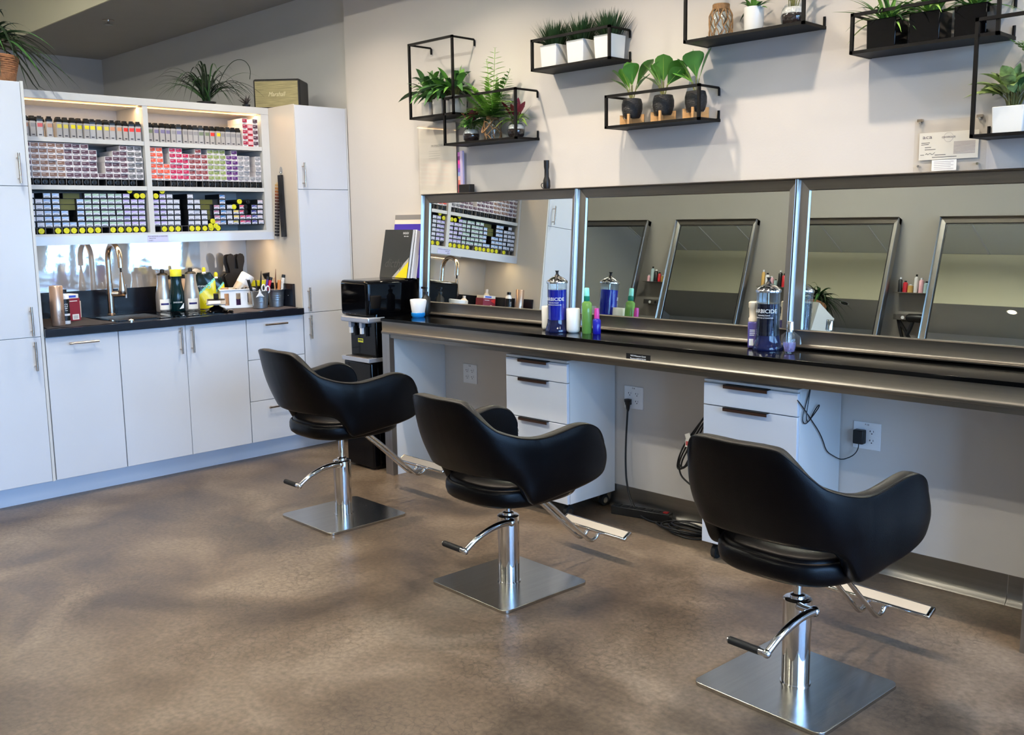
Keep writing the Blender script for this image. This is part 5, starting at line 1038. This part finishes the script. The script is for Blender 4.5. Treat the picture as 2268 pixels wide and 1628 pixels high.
# basket with tube and glove box
t = thing('storage_basket', 'white slotted plastic basket full of supplies beside the metal buckets', 'basket', (-.36, -.648, ZT), -.38)
b = MB(); w2, d2, hh = .105, .085, .115
def wall_(p0, p1, arches):
    p0 = Vector(p0); p1 = Vector(p1); L = (p1-p0).length; d_ = (p1-p0).normalized(); nrm = Vector((d_.y, -d_.x, 0)); R = Matrix((d_, nrm, Vector((0, 0, 1)))).transposed()
    def bx_(a, c_): b.box(a, c_, whiteP, Matrix.Identity(3)); k = len(b.v)-8; b.v[k:] = [tuple(p0+R @ Vector(v)) for v in b.v[k:]]
    bx_((0, -.001, 0), (L, .001, .018)); bx_((0, -.001, hh-.022), (L, .001, hh)); n = arches; s_ = L/n
    for k in range(n): bx_((k*s_, -.001, .018), (k*s_+s_*.3, .001, hh-.022)); bx_(((k+1)*s_-s_*.3, -.001, .018), ((k+1)*s_, .001, hh-.022))
wall_((d2, -w2, 0), (d2, w2, 0), 3); wall_((-d2, -w2, 0), (-d2, w2, 0), 3); wall_((-d2, -w2, 0), (d2, -w2, 0), 5); wall_((-d2, w2, 0), (d2, w2, 0), 5)
b.box((-d2, -w2, .001), (d2, w2, .004), whiteP); b.tube([(d2+.004, -w2-.004, hh), (d2+.004, w2+.004, hh), (-d2-.004, w2+.004, hh), (-d2-.004, -w2-.004, hh)], .0045, whiteP, closed=True, n=8); b.build('basket', t)
t = thing('cream_tub', 'silver and white bottle tipped head down into the white basket', 'bottle', (-.35, -.665, ZT+.06), 0); Rr = Matrix.Rotation(.45, 3, 'Y') @ Matrix.Rotation(-.55, 3, 'X')
Rr = Matrix.Rotation(-.55, 3, 'X') @ Matrix.Rotation(.15, 3, 'Y')
b = MB(); b.lathe([(.020, 0), (.034, .012), (.043, .06), (.043, .105)], mat('champagne', (206, 192, 174), .35, .3), n=28, R=Rr); b.build('body', t); b = MB(); b.lathe([(.0435, .100), (.0445, .102), (.0445, .162), (.040, .170), (.001, .172)], whiteP, n=28, R=Rr); b.build('label_band', t)
text('ABCH', .014, Rr.to_4x4() @ FX((.045, -.004, .132)), mat('purple_ink', (60, 30, 80), .5), t)
for x, y, c, l_ in ((-.42, -.70, (196, 160, 132), 'beige tub standing in the white basket'), (-.40, -.60, (60, 30, 110), 'small purple tub standing in the white basket')):
    b = MB(); b.lathe([(.026, 0), (.028, .004), (.028, .118 if x < -.405 else .10), (.001, .119 if x < -.405 else .101)], mat('tub_%d' % c[0], c, .4), n=22); tag(b.build('tub', loc=(x, y, ZT+.005)), l_, 'tub')
for i, (x, y) in enumerate(((-.34, -.67), (-.31, -.64), (-.345, -.61))):
    b = MB(); b.tube([(0, -.02, 0), (0, -.008, .012), (0, .006, .004), (0, .02, .014)], .0045, black, n=6, smoothpts=1); tag(b.build('hair_clip', loc=(x+.03, y, ZT+.108+.004*i)), 'small black hair clip on the basket contents, %s of three' % ORD[i], 'clip')
# tint bowls stand behind
t = thing('hair_brush_rack', 'tall black rack with two rounded ears standing against the splashback', 'rack', (-.52, -.555, ZT)); b = MB()
def plate(pts, x0, x1, m_): R = Matrix(((0, 0, 1), (1, 0, 0), (0, 1, 0))); b.prism(pts, (x0, x1), m_, R)
pl_ = [(-.055, 0), (.055, 0), (.065, .13), (.078, .16), (.082, .19), (.070, .205), (.045, .21), (.048, .24), (.060, .28), (.060, .31), (.050, .328), (.034, .333), (.018, .325), (.008, .30), (.011, .28), (.014, .235), (-.014, .235), (-.011, .28), (-.008, .30), (-.018, .325), (-.034, .333), (-.050, .328), (-.060, .31), (-.060, .28), (-.048, .24), (-.045, .21), (-.070, .205), (-.082, .19), (-.078, .16), (-.065, .13)]
plate(pl_, 0, .012, mat('black_rubberised', (30, 27, 25), .5)); b.build('front_plate', t); b = MB(); plate([(y-.010, z-.004) for y, z in pl_], -.03, -.016, mat('black_rubberised', (30, 27, 25), .5)); b.build('rear_plate', t)
b = MB(); b.box((-.016, -.05, .02), (0, .04, .12), rubber); b.build('spacer', t)
def bucket(x, y, label):
    t = thing('metal_bucket', label, 'bucket', (x, y, ZT)); P_ = [(.001, .002), (.043, .002), (.044, .0), (.047, .03)]
    for k in range(3): z = .045+k*.013; P_ += [(.0475+k*.001, z-.004), (.0495+k*.001, z), (.048+k*.001, z+.004)]
    P_ += [(.0545, .102), (.057, .104), (.0575, .107), (.055, .108), (.0535, .104), (.046, .02), (.001, .006)]
    b = MB(); b.lathe(P_, mat('galvanised', (168, 178, 186), .32, .9, var=.06, vscale=40), n=36, cap=False); b.build('pail', t); return t
bucket(-.175, -.590, 'galvanised bucket with white clip, left of the two metal buckets'); bucket(-.195, -.463, 'galvanised bucket full of combs, right of the two metal buckets')
b = MB(); R = Matrix(((0, 0, 1), (1, 0, 0), (0, 1, 0))); st = []
for k in range(6):
    a = PI/2+k*PI/3; rr = .036 if k % 2 == 0 else .012; st.append((rr*math.cos(a), rr*math.sin(a)))
b.prism(st, (-.003, .003), whiteP, R); tag(b.build('star_clip', loc=(-.105, -.628, ZT+.090), bevel=.003), 'white three armed plastic clip hanging on the left metal bucket', 'clip')
def stick(name, label, cat, bx_, by_, tilt, az, L, r, m_, tip=None):
    d = Vector((math.sin(tilt)*math.cos(az), math.sin(tilt)*math.sin(az), math.cos(tilt))); t = thing(name, label, cat, (bx_, by_, ZT+.012), group='tools in the metal buckets'); b = MB(); b.cyl((0, 0, 0), d*L, r, m_, n=10); b.build('handle', t)
    if tip == 'brush': b = MB(); b.cyl(d*L, d*(L+.035), r*2, black, r*3, n=10); b.build('bristles', t)
    elif tip == 'comb':
        b = MB(); s_ = d.cross(Vector((0, 1, 0))).normalized(); 
        for k in range(10): p = d*(L*.45+k*L*.055); b.cyl(p, p+Vector((0, .016, .004)), .0012, m_, n=5)
        b.build('teeth', t)
    elif tip == 'point': b = MB(); b.cyl(d*L, d*(L+.06), r, m_, .001, n=8); b.build('tip', t)
    elif tip == 'cap': b = MB(); b.cyl(d*L, d*(L+.02), r*1.05, black, n=12); b.build('cap', t)
    return t
redm, orm, pum = mat('red_plastic', (200, 30, 60), .3), mat('copper_plastic', (206, 130, 70), .4), mat('violet_plastic', (80, 40, 130), .3)
X, Y = -.175, -.590
stick('tint_brush', 'black tint brush with long pointed tail in the left bucket', 'brush', X, Y, .10, 1.8, .16, .006, black, 'point'); stick('marker', 'violet handled tool in the left bucket', 'tool', X+.01, Y+.02, .20, 1.5, .165, .008, pum, 'cap')
stick('tint_brush', 'red tint brush in the left bucket', 'brush', X+.0, Y+.025, .33, 1.5, .165, .010, redm, 'cap'); stick('marker', 'short black tool in the left bucket', 'tool', X-.02, Y-.02, .25, -1.6, .15, .009, black, 'cap'); stick('tail_comb', 'black comb at the back of the left bucket', 'comb', X-.02, Y, .15, 3, .16, .005, black, 'comb')
b = MB()
for dy, dz in ((0, 0), (.030, -.012)): b.tube([(0, dy+.012*math.cos(a), dz+.021*math.sin(a)) for a in [2*PI*j/20 for j in range(20)]], .004, whiteP, n=8, closed=True)
b.tube([(0, -.006, -.02), (-.01, 0, -.05), (-.01, .01, -.07)], .004, steel, n=6); tag(b.build('scissors', loc=(-.15, -.575, ZT+.125)), 'white handled scissors standing in the left metal bucket', 'scissors')
X, Y = -.195, -.463
stick('tint_brush', 'pink and black tint brush, leftmost in the right bucket', 'brush', X, Y-.025, .18, -1.7, .17, .008, redm, 'brush'); stick('tail_comb', 'thin pale stick in the right bucket', 'comb', X+.02, Y-.012, .05, -1.5, .17, .0035, wood); stick('tail_comb', 'brown wooden stick in the right bucket', 'comb', X-.01, Y, .05, 1, .165, .004, mat('brown_wood', (110, 70, 50), .5), 'point')
stick('tint_brush', 'copper coloured wide handle in the right bucket', 'brush', X+.015, Y+.006, .10, 1.6, .155, .011, orm); stick('round_brush', 'white perforated barrel in the right bucket', 'brush', X+.005, Y+.022, .20, 1.55, .17, .011, mat('perforated_white', (224, 222, 214), .5, bump=.8, bscale=120), 'cap')
stick('tail_comb', 'black toothed comb leaning right in the right bucket', 'comb', X-.01, Y+.030, .38, 1.55, .185, .006, black, 'comb'); stick('tail_comb', 'black tail comb leaning furthest right in the right bucket', 'comb', X+.01, Y+.032, .46, 1.5, .18, .004, black, 'comb'); stick('tint_brush', 'brown handled brush leaning right in the right bucket', 'brush', X-.02, Y+.028, .33, 1.5, .16, .005, mat('brown_wood', (110, 70, 50), .5))
for x, y, l_ in ((-.33, -.47, 'yellow topped tube leaning behind the right bucket'), (-.36, -.51, 'yellow topped tube leaning behind the left bucket')):
    t = thing('colour_tube', l_, 'tube', (x, y, ZT), group='yellow topped tubes behind the buckets'); b = MB(); b.lathe([(.024, 0), (.022, .09), (.019, .125)], mat('tube_dark', (30, 30, 34), .35), n=16); b.build('body', t); b = MB(); b.lathe([(.026, .125), (.026, .16), (.001, .161)], yel, n=16); b.build('cap', t)
# swatch bar hanging on the cream side panel
t = thing('swatch_bar', 'long black bar of fanned hair swatches hanging on the cream side panel', 'swatch', (-.165, -.3965, 1.745)); b = MB(); b.box((-.02, -.020, -.385), (.022, -.006, 0), black, Matrix.Rotation(-.03, 3, 'Y')); b.build('bar', t)
hc = [(222, 196, 150), (206, 164, 104), (188, 128, 66), (168, 98, 44), (140, 70, 30), (110, 50, 24), (90, 42, 24), (70, 34, 22), (58, 28, 20), (50, 24, 18), (44, 22, 18), (38, 20, 18), (32, 18, 16), (28, 16, 15), (24, 15, 14), (21, 14, 14), (19, 13, 13), (16, 12, 12)]
for i, c in enumerate(hc):
    b = MB(); z = -.038-i*.0195; R = Matrix.Rotation(-.12, 3, 'Y'); 
    for k in range(5): b.box((-.052, -.018+k*.0024, z-.016+.0004*k), (-.016, -.016+k*.0024, z-.002-.001*(k % 2)), mat('hair_%d' % i, c, .45, bump=.4, bscale=300, stretch=(.2, 3, 3)), Matrix.Rotation(.10 if i else -.12, 3, 'Y'))
    b.build('hair_tuft', t)
b = MB(); b.tube([(0, -.012, -.006), (-.004, -.012, .012), (0, -.010, .022), (.006, -.010, .012), (.004, -.012, -.002)], .0015, chrome, n=6, smoothpts=1); b.build('ring', t)
t = thing('wall_hook', 'small grey adhesive hook holding the swatch bar', 'hook', (-.170, -.3965, 1.775)); b = MB(); b.prism([(.013*math.cos(a), .022*math.sin(a)) for a in [2*PI*j/20 for j in range(20)]], (0, .004), mat('grey_hook', (150, 152, 156), .4), Matrix(((1, 0, 0), (0, 0, -1), (0, 1, 0)))); b.tube([(0, -.004, -.012), (0, -.012, -.016), (0, -.014, -.008)], .002, chrome, n=6); b.build('hook', t)

# ------------------------------------------------------------------ outside the windows
b = MB(); b.box((7.75, -12, -.12), (16, 8, -.02), mat('pavement', (150, 150, 150), .9, var=.1)); tag(b.build('floor_outside'), kind='structure')
for y, nm in ((-2.78, 'nearer'), (-3.38, 'farther')):
    t = thing('recycling_bin', 'blue recycling bin outside the window, the one %s to the mirror wall' % nm, 'bin', (9.6, y, -.02)); b = MB()
    b.add([(-.25, -.22, .06), (.25, -.22, .06), (.25, .22, .06), (-.25, .22, .06), (-.3, -.26, 1.0), (.3, -.26, 1.0), (.3, .26, 1.0), (-.3, .26, 1.0)], [(0, 3, 2, 1), (4, 5, 6, 7), (0, 1, 5, 4), (1, 2, 6, 5), (2, 3, 7, 6), (3, 0, 4, 7)], mat('bin_blue', (20, 70, 210), .5)); b.build('body', t)
    b = MB(); b.box((-.31, -.27, 1.001), (.33, .27, 1.05), mat('bin_blue', (20, 70, 210), .5)); b.build('lid', t)
    for k in (-.2, .2): b = MB(); b.cyl((.2, k-.02, .1), (.2, k+.02, .1), .1, rubber, n=16); b.build('wheel', t)
